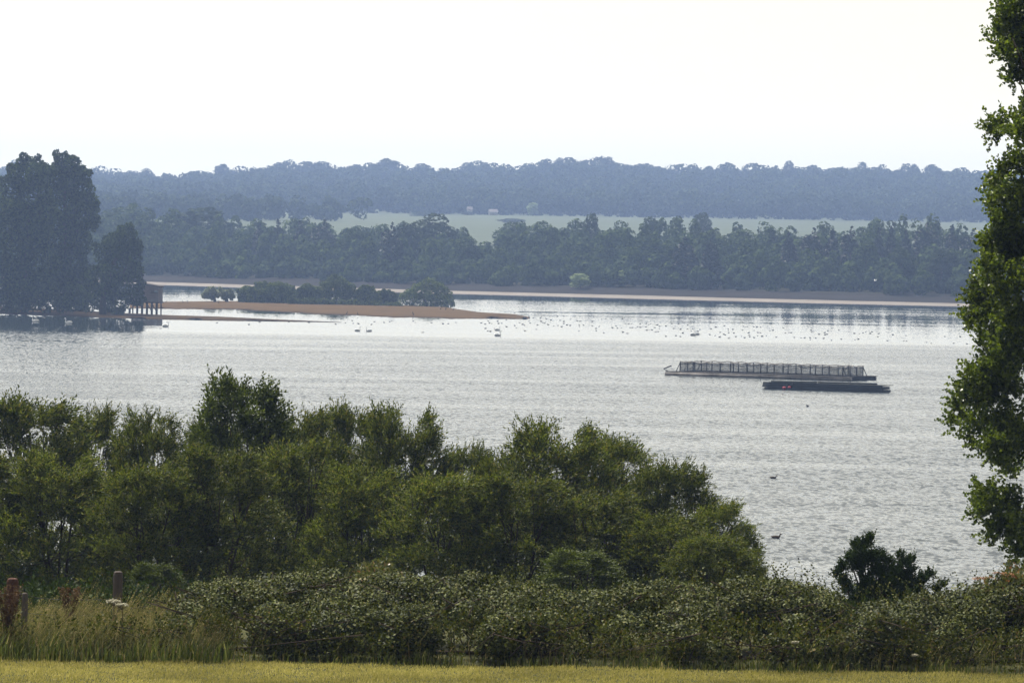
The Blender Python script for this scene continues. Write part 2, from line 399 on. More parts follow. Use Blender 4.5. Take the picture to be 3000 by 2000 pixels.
# ------------------------------------------------------------------ tree kinds (built once, copied)
def make_round(seed, h=16., w=9., n=2600, size=.72, low=.06, ncl=18):
    rng = np.random.default_rng(seed); cl = []
    for k in range(ncl):
        t = rng.uniform(low, .86); prof = math.sin(math.pi * min(1, (t * .86 + .1))) ** .6
        a = rng.uniform(0, 6.28); rr = w * .5 * prof * rng.uniform(.25, .72)
        r = w * rng.uniform(.17, .27)
        cl.append((math.cos(a) * rr, math.sin(a) * rr, t * h, r, r, r * rng.uniform(.8, 1.1)))
    cl.append((0, 0, h * .88, w * .22, w * .22, h * .12)); cl.append((0, 0, h * .55, w * .36, w * .36, h * .32))
    return mesh_from('round_crown', *cards(cl, n, size, rng, out=1.2))
def make_conifer(seed, h=16., w=6., n=1500, size=.8, blunt=.3):
    rng = np.random.default_rng(seed); cl = []
    for k in range(26):
        t = rng.uniform(.03, .93); rr = w * .5 * min(1, (1 - t) * (1.2 + blunt * 3) + .08)
        a = rng.uniform(0, 6.28); r = max(.4, rr * .55)
        cl.append((math.cos(a) * rr * .5, math.sin(a) * rr * .5, t * h, r, r, r * 1.3))
    cl.append((0, 0, h * .45, w * .33, w * .33, h * .42)); cl.append((0, 0, h * .93, w * .08, w * .08, h * .07))
    return mesh_from('conifer_crown', *cards(cl, n, size, rng, up=.1))
def trunk_mesh(h, r):
    b = MB(); b.tube([(0, 0, -.5), (.1, 0, h * .3), (-.1, .1, h * .65)], [r * 1.3, r, r * .5], 7); return b.mesh('trunk', True)
ROUND = [make_round(s) for s in (1, 2, 3, 4)]
CONE = [make_conifer(5, blunt=.3), make_conifer(6, blunt=.12), make_conifer(7, w=6, blunt=.7)]
BUSH = [make_round(s, h=16, w=9, low=.02) for s in (21, 22)]
TRK = trunk_mesh(16, .35)
def far_tree(name, kind, px, top, wpx, s, label, cat, group=None, mat='far_tree', Y=None, zb=None, rot=None):
    if Y is None: Y = shoreY_px(px) + s
    p = at(px, top, Y); x = p[0]
    z = float(terr(x, Y)) if zb is None else zb
    hh = max(2.0, p[2] - z); ww = wpx * Y / FPX
    me = {'r': ROUND, 'c': CONE, 'b': BUSH}[kind[0]][int(kind[1])]
    basew = 6. if kind[0] == 'c' else 9.
    t = thing(name, label, cat, (x, Y, z), random.uniform(0, 6.28) if rot is None else rot, group, (ww / basew * 1.05, ww / basew * 1.05, hh / 16.3))
    c = bpy.data.objects.new('crown', me); COL.objects.link(c); c.parent = t
    if me.materials and me.materials[0] != M[mat]:
        c.material_slots[0].link = 'OBJECT'; c.material_slots[0].material = M[mat]
    elif not me.materials: me.materials.append(M[mat])
    k = obj('trunk', TRK, M['far_bark'], t)
    return t
for me in ROUND + BUSH: me.materials.append(M['far_tree'])
for me in CONE: me.materials.append(M['far_conifer'])

G1 = 'trees along the far shore'
FAR = [  # kind, px, top, width, setback, label
 ('r0', 360, 605, 260, 210, 'broad low domed tree in the far wood just right of the tall left-hand island trees'),
 ('r1', 600, 603, 230, 200, 'wide domed tree crown second from the left along the far wood'),
 ('r2', 470, 660, 120, 90, 'rounded dark tree between the two domed crowns of the far wood'),
 ('c1', 760, 650, 60, 110, 'dark pointed tree in front of the left end of the small field gap'),
 ('c1', 815, 640, 62, 120, 'spiky dark conifer under the left end of the distant ridge field'),
 ('c1', 880, 643, 60, 120, 'narrow spiky conifer right of the paired domed trees on the far shore'),
 ('c2', 950, 640, 75, 120, 'taller ragged conifer standing in the middle of the left far wood'),
 ('r3', 1040, 665, 110, 90, 'small round tree left of the dark column tree on the far shore'),
 ('c2', 1148, 648, 66, 40, 'very dark square-topped column tree standing alone by the far shore'),
 ('r0', 1275, 622, 165, 130, 'large rounded tree rising into the field right of the dark column tree'),
 ('r1', 1200, 650, 110, 100, 'shorter rounded tree tucked between the dark column tree and the large round one'),
 ('r2', 1370, 690, 120, 70, 'low broad tree below the left part of the pale field'),
 ('r3', 1500, 645, 110, 240, 'rounded tree in front of the pale field, left of the twin-topped tree'),
 ('r0', 1590, 646, 130, 130, 'broad reddish topped tree in the middle of the far wood'),
 ('r1', 1735, 620, 75, 180, 'tall upright tree poking up into the pale field at the centre right'),
 ('r2', 1820, 665, 130, 100, 'wide greener tree right of the upright tree in the far wood'),
 ('r3', 1905, 630, 85, 190, 'rounded tree crossing the pale field right of the upright tree'),
 ('r0', 1900, 690, 170, 60, 'big pale green domed tree on the far shore left of the twin conifers'),
 ('c0', 2008, 690, 84, 35, 'dark blunt conifer, left one of the close pair on the far shore'),
 ('c0', 2085, 694, 66, 35, 'dark blunt conifer, right one of the close pair on the far shore'),
 ('r1', 2060, 618, 70, 380, 'small grey green tree standing up in the pale field above the conifer pair'),
 ('r2', 2180, 668, 150, 120, 'pale feathery tree right of the dark conifer pair'),
 ('c0', 2310, 678, 62, 60, 'dark cone shaped conifer right of the pale feathery tree'),
 ('c2', 2385, 664, 70, 70, 'dark ragged conifer beside the cone shaped one on the right far shore'),
 ('c1', 2440, 668, 60, 90, 'slim conifer filling the row between two ragged dark conifers'),
 ('c2', 2495, 660, 66, 80, 'tall ragged dark conifer in the middle of the right hand row'),
 ('r3', 2540, 700, 100, 60, 'low pale round tree under the gap in the right hand conifer row'),
 ('c1', 2575, 664, 50, 90, 'slender conifer right of the gap in the right hand row'),
 ('c1', 2612, 658, 50, 90, 'pointed conifer, second right of the gap in the right hand row'),
 ('r0', 2640, 722, 110, 40, 'round pale tree standing before the right hand conifers'),
 ('c1', 2655, 668, 48, 90, 'thin conifer, third right of the gap in the right hand row'),
 ('c2', 2718, 646, 80, 100, 'tallest ragged conifer near the poplar at the right'),
 ('r1', 2760, 725, 110, 40, 'round tree at the water edge left of the poplar'),
 ('c1', 2790, 655, 60, 110, 'spiky conifer close to the left edge of the poplar'),
 ('c2', 2850, 668, 80, 100, 'dark conifer half hidden by the poplar leaves'),
]
for kd, px, top, wd, s, lab in FAR:
    far_tree('conifer_tree' if kd[0] == 'c' else 'broadleaf_tree', kd, px, top, wd, s, lab, 'tree', G1, 'far_conifer' if kd[0] == 'c' else 'far_tree')
far_tree('pale_bush', 'b0', 1700, 800, 70, 22, 'pale yellow green bush glowing at the far water edge', 'bush', None, 'pale_bush', zb=2.4)
far_tree('pale_bush', 'b1', 1825, 790, 34, 34, 'smaller thin pale green bush right of the bright one on the far shore', 'bush', None, 'pale_bush', zb=3.0)

# fill of the far-shore belt: one mass of wood nobody could count
TOPF = [(-500, 590), (250, 602), (480, 612), (640, 612), (720, 640), (1000, 645), (1100, 655), (1330, 650), (1400, 690), (1480, 678), (1560, 650), (1680, 655), (1850, 645), (1960, 640), (2100, 648), (2300, 652), (2500, 650), (2700, 642), (3000, 640), (3500, 650)]
def crowns_mass(items, ncard, size, seed):
    """items: (x,y,zbase,h,w)"""
    rng = np.random.default_rng(seed); out = []
    protos = []
    for k in range(10):
        cl = []
        for j in range(9):
            a = rng.uniform(0, 6.28); t = rng.uniform(.15, .8); pr = math.sin(math.pi * (t * .8 + .15)) ** .7
            q = rng.uniform(.1, .34) * pr; r = rng.uniform(.16, .27)
            cl.append((math.cos(a) * q, math.sin(a) * q, t, r, r, r * .8))
        cl.append((0, 0, .5, .34, .34, .38)); cl.append((0, 0, .85, .2, .2, .14))
        P, d = shell_points(cl, ncard, rng, .75, 1.05, .3, .65); protos.append((P, d))
    for (x, y, z, h, w) in items:
        P, d = protos[rng.integers(0, 10)]
        a = rng.uniform(0, 6.28); c, s = math.cos(a), math.sin(a)
        Q = P.copy(); Q[:, 0] = (P[:, 0] * c - P[:, 1] * s) * w + x; Q[:, 1] = (P[:, 0] * s + P[:, 1] * c) * w + y; Q[:, 2] = P[:, 2] * h + z
        dd = d.copy(); dd[:, 0] = d[:, 0] * c - d[:, 1] * s; dd[:, 1] = d[:, 0] * s + d[:, 1] * c
        nrm = unit(dd * 1.5 + rand_dirs(len(Q), rng) * .7); ax = unit(np.cross(nrm, rand_dirs(len(Q), rng)))
        sz = size * rng.uniform(.6, 1.4, len(Q))
        out.append(quads(Q - ax * (sz * .5)[:, None], ax, nrm, sz, sz * .8)[0])
    V = np.concatenate(out); return V, np.arange(len(V)).reshape(-1, 4)
items = []
for row, (s, f) in enumerate([(33, .30), (38, .42), (50, .55), (70, .68), (95, .8), (130, .92), (175, 1.0), (230, .97)]):
    px = -480.
    while px < 3500:
        px += random.uniform(38, 85); Y = shoreY_px(px) + s + random.uniform(-8, 8)
        tp = interp(px, TOPF); p = at(px, tp, Y); z = float(terr(p[0], Y)); hh = (p[2] - z) * f * random.choice((.72, .8, .88, .95, 1.0, 1.06, 1.14))
        if hh < 3: continue
        items.append((p[0], Y, z - .3, hh, random.uniform(6.5, 11) * (.75 + .25 * f)))
V, F = crowns_mass(items, 560, .95, 31)
tag(obj('woodland', mesh_from('woodland', V, F), M['far_tree']), 'dense mixed wood filling the far shore behind the mud bank', 'woodland', kind='stuff')

# trees and wood between far shore and ridge, then the ridge wood itself
items = []
rr = random.Random(5)
for k in range(2600):
    Y = 2715 + 835 * rr.random() ** 1.0; px = rr.uniform(-420, 3420)
    if Y > 3400: continue
    x = at(px, 600, Y)[0]; z = float(terr(x, Y)); items.append((x, Y, z - .5, rr.uniform(9.5, 16.5), rr.uniform(11, 20)))
px = -420
while px < 3420:                                        # wood edge above the field, and the skyline row
    px += rr.uniform(16, 30); Y = 2705 + rr.uniform(0, 16); x = at(px, 600, Y)[0]; items.append((x, Y, float(terr(x, Y)) - 1, rr.uniform(8, 13), rr.uniform(8, 13)))
sky_items = []
for row in range(4):
    px = -420
    while px < 3420:
        px += rr.uniform(34, 85); Y = YR - 12 + row * 14; tp = interp(px, SKYLINE) + (rr.choice((-9, -4, 0, 5, 12)) if row < 2 else rr.uniform(6, 18)); p = at(px, tp, Y); z = float(terr(p[0], Y))
        sky_items.append((p[0], Y, z - 1, max(6, p[2] - z + 1), rr.uniform(14, 27)))
for k in range(420):                                    # the lower left slope is wooded right down to the shore wood
    px = rr.uniform(-420, 1010 if k < 360 else 1150); Y = rr.uniform(2150, 2710); x = at(px, 600, Y)[0]
    if px > 640 and (Y < 2650 and Y > 2300): continue
    items.append((x, Y, float(terr(x, Y)) - .5, rr.uniform(8, 13), rr.uniform(9, 15)))
V, F = join(crowns_mass(items, 190, 1.9, 32), crowns_mass(sky_items, 420, 1.9, 33))
tag(obj('ridge_wood', mesh_from('ridge_wood', V, F), M['ridge']), 'hazy blue wood covering the whole distant ridge', 'woodland', kind='stuff')
RIDGE = [('r0', 428, 492, 62, 'domed tree left of the notch on the hazy skyline'), ('r2', 562, 500, 46, 'tree at the right lip of the notch in the skyline'), ('r1', 818, 474, 60, 'flat topped tree on the left half of the distant skyline'),
 ('r3', 1132, 464, 88, 'big domed tree on the skyline left of centre'), ('r1', 1235, 477, 80, 'low dome tree right of the big domed skyline tree'), ('r2', 1368, 474, 56, 'umbrella shaped tree near the middle of the skyline'),
 ('r0', 1640, 461, 50, 'tall pale tree on the middle of the skyline right of centre'), ('r3', 1782, 457, 56, 'tallest tree on the skyline above the field'), ('r1', 2312, 469, 48, 'lone round tree standing up from the right part of the skyline')]
for kd, px, top, wd, lab in RIDGE:
    far_tree('skyline_tree', kd, px, top, wd, 0, lab, 'tree', 'trees standing out on the ridge', 'ridge', Y=YR - 16)
# hedge trees and barn-like pale dots along the top of the field
HEDGE = [('r1', 1240, 638, 90, 2560, 'blue grey round bush left of the pale field'), ('r2', 1500, 648, 90, 2300, 'rounded bush at the bottom of the pale field'), ('b1', 1562, 592, 36, 2694, 'small pale bush against the foot of the ridge wood'),
         ('r3', 1010, 602, 80, 2700, 'pale domed tree at the foot of the left ridge'), ('r0', 1370, 622, 44, 2680, 'small dark bush by the white barn at the field top')]
for kd, px, top, wd, Y, lab in HEDGE:
    far_tree('field_tree', kd, px, top, wd, 0, lab, 'tree', None, 'pale_bush' if kd == 'b1' else 'ridge', Y=Y)
def barn(px, py, Y, L_, D_, hh, label):
    p = at(px, py, Y); z = float(terr(p[0], Y)); t = thing('barn', label, 'barn', (p[0], Y, z), .3)
    b = MB(); b.box((0, 0, hh / 2), (L_, D_, hh)); obj('wall', b.mesh('wall'), solid('pale_render', (.36, .35, .33), None, 1), t)
    b = MB(); hw = D_ / 2 + .3; hl = L_ / 2 + .3
    b.add([(-hl, -hw, hh), (hl, -hw, hh), (hl, hw, hh), (-hl, hw, hh), (-hl, 0, hh + 1.6), (hl, 0, hh + 1.6)], [(0, 1, 5, 4), (2, 3, 4, 5), (1, 2, 5), (3, 0, 4), (3, 2, 1, 0)])
    obj('roof', b.mesh('roof'), solid('grey_slate', (.28, .25, .24), None, 1), t)
barn(1376, 625, 2688, 2.5, 2.5, 3, 'tiny white barn at the left end of the pale field')
barn(1445, 600, 2690, 4.5, 3, 1.8, 'tiny pale house among the trees above the pale field')

# ------------------------------------------------------------------ island and spit
def flat_poly(name, top, bot, zc, mat, n=160, seed=0):
    """sand bar between two pixel edges (far edge top, near edge bot), crowned to zc"""
    rng = np.random.default_rng(seed)
    pxs = np.linspace(max(top[0][0], bot[0][0]), min(top[-1][0], bot[-1][0]), n); V = []
    rows = 9; ph = rng.uniform(0, 6, 6)
    for r in range(rows):
        t = r / (rows - 1)
        for px in pxs:
            a = onz(px, interp(px, top)); b = onz(px, interp(px, bot))
            wob = (math.sin(px / 13 + ph[0]) * 3 + math.sin(px / 31 + ph[1]) * 4.5 + math.sin(px / 5.3 + ph[2]) * 1.8 + rng.normal() * .8) * (1 if r in (0, rows - 1) else 0)
            p = b + (a - b) * t; z = zc * math.sin(math.pi * t) ** .7 * min(1, abs(a[1] - b[1]) / 25) - .06
            if r in (0, rows - 1): z = -.3
            V.append((p[0], p[1] + wob, z + rng.normal() * .015))
    i = np.arange((rows - 1) * n).reshape(-1, n)[:, :-1].ravel()
    o = obj(name, mesh_from(name, V, np.stack([i, i + 1, i + n + 1, i + n], 1), True), mat); return tag(o, kind='structure')
def sand_mat(name, ca, cb, wet):
    mt = solid(name, ca, cb, .35, .95, (.5, 1, 1), .2, 0.0); nt = mt.node_tree; L = nt.links; p = nt.nodes['Principled BSDF']
    tc = N(nt, 'ShaderNodeTexCoord'); sp = N(nt, 'ShaderNodeSeparateXYZ'); L.new(tc.outputs['Object'], sp.inputs[0])
    nz = N(nt, 'ShaderNodeTexNoise'); nz.inputs['Scale'].default_value = .22; nz.inputs['Detail'].default_value = 6; L.new(tc.outputs['Object'], nz.inputs['Vector'])
    ma = N(nt, 'ShaderNodeMath', operation='MULTIPLY_ADD'); L.new(nz.outputs[0], ma.inputs[0]); ma.inputs[1].default_value = .55; L.new(sp.outputs[2], ma.inputs[2])
    mr = N(nt, 'ShaderNodeMapRange'); mr.inputs[1].default_value = .30; mr.inputs[2].default_value = .52; L.new(ma.outputs[0], mr.inputs[0])
    mx = N(nt, 'ShaderNodeMix', data_type='RGBA'); L.new(mr.outputs[0], mx.inputs[0]); mx.inputs[6].default_value = (*wet, 1)      # wet dark mud along the waterline
    src = p.inputs['Base Color'].links[0].from_socket; L.new(src, mx.inputs[7]); L.new(mx.outputs[2], p.inputs['Base Color'])
    return mt
M['sand'] = sand_mat('orange_sand', (.102, .066, .034), (.058, .040, .022), (.032, .022, .013))
M['sand2'] = sand_mat('brown_sand', (.070, .047, .026), (.040, .029, .017), (.024, .017, .011))
ISL_T = [(380, 888), (640, 883), (1000, 886), (1300, 899), (1400, 917), (1552, 931)]
ISL_B = [(380, 903), (470, 906), (700, 908), (900, 921), (1150, 932), (1310, 935.5), (1450, 934), (1552, 934)]
flat_poly('island_ground', ISL_T, ISL_B, .75, M['sand'], seed=1)
SP_T = [(-420, 885), (0, 897), (150, 906), (300, 915), (470, 925), (800, 937), (1000, 943.5)]
SP_B = [(-420, 906), (0, 922), (300, 931), (450, 936), (650, 939.5), (1000, 945)]
flat_poly('spit_ground', SP_T, SP_B, .55, M['sand2'], seed=2)

def px_tree(name, circles, Y, label, cat, mat, ncard, size, base, depth=1.0, trunks=(), seed=0, group=None, out=.6, bark='bark', up=.2, grow=1.0):
    rng = np.random.default_rng(seed)
    b = at(base[0], base[1], Y) if len(base) == 2 else np.array(base)
    cl = []
    for (cx, cy_, r) in circles:
        p = at(cx, cy_, Y); rm = r * Y / FPX; rm *= grow; cl.append((p[0] - b[0], rng.uniform(-1, 1) * depth * rm * .8, p[2] - b[2], rm, rm, rm * .95))
    for c in list(cl):
        for q in range(5):
            a = rng.uniform(0, 6.28); e = rng.uniform(.8, 1.12); rs = c[3] * rng.uniform(.22, .4)
            if c[2] + math.sin(a) * c[3] * e > rs: cl.append((c[0] + math.cos(a) * c[3] * e, c[1] + rng.uniform(-.7, .4) * c[3], c[2] + math.sin(a) * c[3] * e, rs, rs, rs))
    t = thing(name, label, cat, tuple(b), 0, group)
    V, F = cards(cl, ncard, size, rng, out=out, up=up)
    obj('crown', mesh_from('crown', V, F), M[mat], t)
    if trunks:
        k = MB()
        for tr, r in trunks:
            pts = []
            for (qx, qy) in tr:
                p = at(qx, qy, Y) - b; pts.append(p)
            rs = np.linspace(r, r * .45, len(pts)); k.tube(pts, list(rs), 7)
        obj('trunk', k.mesh('trunk', True), M[bark], t)
    return t
Y1 = onz(200, 917)[1]
M['big_tree'] = foliage('big_willow_leaf', (.013, .024, .006), (.052, .073, .016), .36, .8, .02, .05, .12)
px_tree('willow_tree', [(88, 492, 36), (55, 520, 40), (120, 515, 42), (20, 560, 50), (95, 575, 55), (20, 640, 66), (85, 670, 66), (130, 630, 42), (40, 740, 72), (105, 770, 62), (60, 840, 66), (0, 820, 60), (110, 860, 48)], Y1 - 15,
        'tall dark willow at the left edge with a rounded top, beside the higher peaked one', 'tree', 'big_tree', 24000, .62, (70, 918), out=.95, grow=1.0, depth=1.5, trunks=[([(70, 919), (72, 840), (80, 700), (85, 600)], .6)], seed=41)
px_tree('willow_tree', [(182, 476, 30), (212, 482, 26), (165, 515, 40), (205, 520, 42), (248, 515, 22), (230, 560, 44), (180, 590, 55), (262, 590, 26), (235, 635, 42), (268, 648, 24), (170, 680, 62), (220, 700, 45), (195, 770, 60), (160, 840, 55), (230, 830, 52), (210, 880, 40), (275, 610, 16)], Y1,
        'tallest dark willow in the left group with three leafy peaks', 'tree', 'big_tree', 23000, .62, (195, 918), out=.95, grow=1.0, depth=1.5, trunks=[([(195, 920), (197, 830), (190, 700), (190, 560)], .65), ([(196, 800), (225, 680), (240, 590)], .35)], seed=42)
px_tree('willow_tree', [(-80, 560, 70), (-150, 600, 60), (-40, 640, 70), (-120, 700, 90), (-60, 800, 90), (-150, 830, 80), (-220, 740, 70)], Y1 + 25,
        'dark willow cut off by the left edge of the view', 'tree', 'big_tree', 9000, .7, (-90, 912), trunks=[([(-90, 915), (-90, 780), (-90, 620)], .6)], seed=43)
px_tree('willow_tree', [(372, 695, 34), (345, 712, 36), (398, 725, 20), (315, 745, 44), (385, 755, 34), (345, 780, 48), (395, 800, 24), (310, 820, 48), (372, 835, 48), (395, 870, 26), (300, 872, 40), (345, 882, 34)], Y1 - 25,
        'smaller round topped willow leaning over the stilted hut', 'tree', 'big_tree', 13000, .55, (300, 926), out=.95, grow=1.02, depth=1.5, trunks=[([(300, 928), (303, 880), (325, 800), (350, 730)], .75), ([(304, 890), (345, 840), (370, 780)], .3)], seed=44)
px_tree('waterside_shrub', [(100, 880, 34), (150, 885, 30), (40, 885, 34), (250, 888, 28), (200, 890, 28), (0, 885, 34), (-50, 880, 36), (225, 860, 30), (270, 895, 20), (130, 850, 34), (60, 860, 34), (20, 900, 18), (75, 902, 16), (130, 902, 16), (180, 904, 15)], Y1 - 22,
        'low dark shrub under the tall left willows', 'shrub', 'big_tree', 7000, .5, (130, 916), seed=45, trunks=[([(130, 917), (140, 890)], .2)])

# island bushes
YI = onz(900, 897)[1]
ISL = [
 ('osier_tree', [(608, 860, 11), (622, 853, 11), (600, 866, 8), (630, 861, 10), (616, 866, 9)], (632, 890), 'grey_tree', 'pale grey green little tree, left one of the pair alone on the sand', [([(630, 892), (629, 878), (618, 858)], .45)]),
 ('osier_tree', [(658, 861, 11), (670, 861, 11), (647, 857, 10), (678, 867, 8), (660, 868, 9)], (664, 890), 'grey_tree', 'pale grey green little tree, right one of the pair alone on the sand', [([(664, 892), (664, 878), (660, 858)], .55)]),
 ('island_bush', [(722, 862, 19), (718, 878, 16), (740, 868, 22), (735, 884, 17)], (728, 892), 'island_tree', 'rounded dark bush at the left end of the island thicket', [([(728, 893), (730, 870)], .25)]),
 ('island_bush', [(765, 848, 18), (780, 860, 24), (755, 870, 22), (775, 880, 20), (790, 850, 16)], (772, 892), 'island_tree', 'taller round bush second from the left in the island thicket', [([(772, 893), (774, 860)], .25)]),
 ('island_bush', [(815, 850, 20), (835, 855, 20), (820, 872, 24), (850, 865, 18), (800, 878, 20), (845, 882, 18)], (824, 893), 'island_tree', 'broad dark bush in the left middle of the island thicket', [([(824, 894), (826, 860)], .25)]),
 ('island_bush', [(900, 850, 16), (915, 862, 20), (890, 865, 20), (925, 872, 16), (900, 878, 18)], (905, 892), 'island_tree', 'greyish round bush left of the tallest island bush', [([(905, 893), (905, 860)], .25)]),
 ('island_bush', [(978, 830, 19), (990, 845, 28), (965, 850, 20), (1008, 855, 20), (985, 870, 26), (1025, 868, 14)], (985, 893), 'island_tree', 'tallest bush in the middle of the island thicket', [([(985, 894), (985, 850)], .3)]),
 ('island_bush', [(1068, 858, 15), (1085, 862, 16), (1055, 872, 16), (1080, 880, 17), (1100, 878, 13)], (1075, 897), 'island_tree', 'low pale bush right of the tallest island bush', [([(1075, 898), (1075, 870)], .2)]),
 ('island_bush', [(1125, 865, 13), (1140, 872, 14), (1118, 880, 14), (1150, 884, 13)], (1132, 900), 'island_tree', 'small bush left of the big round island tree', [([(1132, 901), (1132, 875)], .2)]),
 ('round_tree', [(1255, 845, 24), (1230, 858, 24), (1280, 858, 26), (1205, 872, 22), (1255, 870, 30), (1300, 872, 22), (1230, 885, 22), (1190, 885, 20), (1285, 885, 22), (1312, 888, 12)], (1250, 907), 'island_tree', 'big round tree at the right end of the island', [([(1252, 909), (1250, 890), (1240, 868)], .4), ([(1262, 909), (1262, 890), (1275, 868)], .35)]),
 ('low_shrub', [(855, 886, 10), (875, 888, 10), (895, 887, 10), (915, 889, 9), (935, 888, 10)], (895, 897), 'island_tree', 'strip of bright low shrub at the foot of the greyish island bush', [([(895, 897), (895, 888)], .1)]),
 ('low_shrub', [(955, 889, 10), (975, 890, 10), (1000, 891, 10), (1025, 892, 11), (1045, 894, 10)], (1000, 899), 'island_tree', 'low dark shrub below the tallest island bush', [([(1000, 899), (1000, 890)], .1)]),
 ('low_shrub', [(1085, 895, 10), (1110, 896, 9), (1140, 897, 9), (1165, 897, 10), (1060, 896, 9)], (1110, 904), 'island_tree', 'low shrub at the front of the thicket left of the big round tree', [([(1110, 904), (1110, 896)], .1)]),
]
for k, (nm, cir, base, mt, lab, tr) in enumerate(ISL):
    small = nm == 'low_shrub'
    px_tree(nm, cir, YI - (14 if small else 0) + random.uniform(-3, 3), lab, 'shrub' if small else ('tree' if 'tree' in nm else 'bush'), mt, 3600 if small else 7000, .40, base, trunks=tr, seed=60 + k, grow=1.32 if mt == 'island_tree' else 1.12, out=1.0,
            group={'island_bush': 'bushes on the island', 'osier_tree': 'pair of little trees on the sand', 'low_shrub': 'low shrubs on the island'}.get(nm))

# ------------------------------------------------------------------ bird hide on stilts
def build_hide():
    g = onz(443, 921); Y = g[1]; k = Y / FPX
    t = thing('bird_hide', 'brown boarded hut on stilts with a sloping roof by the left willows', 'hut', (g[0], g[1], 0), R(-8))
    W, D = 80 * k, 4.0; z0 = 37 * k; hw = 47 * k; x1 = 27 * k; x0 = x1 - W
    boards = solid('brown_boards', (.24, .20, .185), (.16, .13, .12), 4, .85, (.4, .4, 6), .3); dark = solid('dark_timber', (.05, .04, .035), None, 4, .85)
    b = MB(); cx = (x0 + x1) / 2; wt = .12; zt = z0 + hw; so = z0 + hw * .60; sh = hw * .11
    sx0 = x1 - 24 * k; sx1 = x1 - 3 * k
    for yy in (-D / 2, D / 2):
        b.box((cx, yy, (z0 + so) / 2), (W, wt, so - z0)); b.box((cx, yy, (so + sh + zt) / 2), (W, wt, zt - so - sh))
        b.box(((x0 + sx0) / 2, yy, so + sh / 2), (sx0 - x0, wt, sh)); b.box(((sx1 + x1) / 2, yy, so + sh / 2), (x1 - sx1, wt, sh))
    for xx in (x0 + wt / 2, x1 - wt / 2): b.box((xx, 0, (z0 + zt) / 2), (wt, D - wt, hw))
    nb = 16
    for j in range(nb):
        zz = z0 + hw * (j + .5) / nb
        if so - .1 < zz < so + sh + .1: continue
        b.box((cx, -D / 2 - wt / 2 - .012, zz), (W, .024, hw / nb * .86))
    obj('wall', b.mesh('wall'), boards, t)
    b = MB(); sl = math.atan2(8 * k, 50 * k)
    b.box((cx + .1, 0, zt + .35), (W + .7, D + .8, .14), ry=sl); obj('roof', b.mesh('roof'), dark, t)
    b = MB(); b.box((cx, 0, z0 - .1), (W + .5, D + .5, .2)); obj('platform', b.mesh('platform'), dark, t)
    b = MB(); b.box(((sx0 + sx1) / 2, -D / 2 - .1, so - .04), (sx1 - sx0 + .1, .16, .07)); obj('window_sill', b.mesh('sill'), dark, t)
    for yy in (-D / 2 + .2, D / 2 - .2):
        for j in range(6):
            xx = x0 + .25 + (W - .5) * j / 5
            l = MB(); l.box((xx, yy, (z0 - .2) / 2 - .4), (.22, .22, z0 - .2 + .8)); obj('leg', l.mesh('leg'), dark, t)
    for j in (3, 4):
        l = MB(); xa = x0 + .25 + (W - .5) * j / 5; xb = xa + (W - .5) / 5
        l.tube([(xa, -D / 2 + .05, z0 - .4), (xb, -D / 2 + .05, .5)], .08, 5); obj('brace', l.mesh('brace'), dark, t)
    wk = thing('walkway', 'low boardwalk on posts leading under the tree to the stilted hut', 'walkway', (g[0] + x0 - .3, g[1], 0), R(-8))
    b = MB(); b.box((-3.2, 0, 1.1), (6.4, 1.2, .14)); obj('deck', b.mesh('deck'), dark, wk)
    for j in range(5):
        for yy in (-.5, .5):
            l = MB(); l.box((-.4 - j * 1.4, yy, .3), (.18, .18, 1.5)); obj('post', l.mesh('post'), dark, wk)
build_hide()

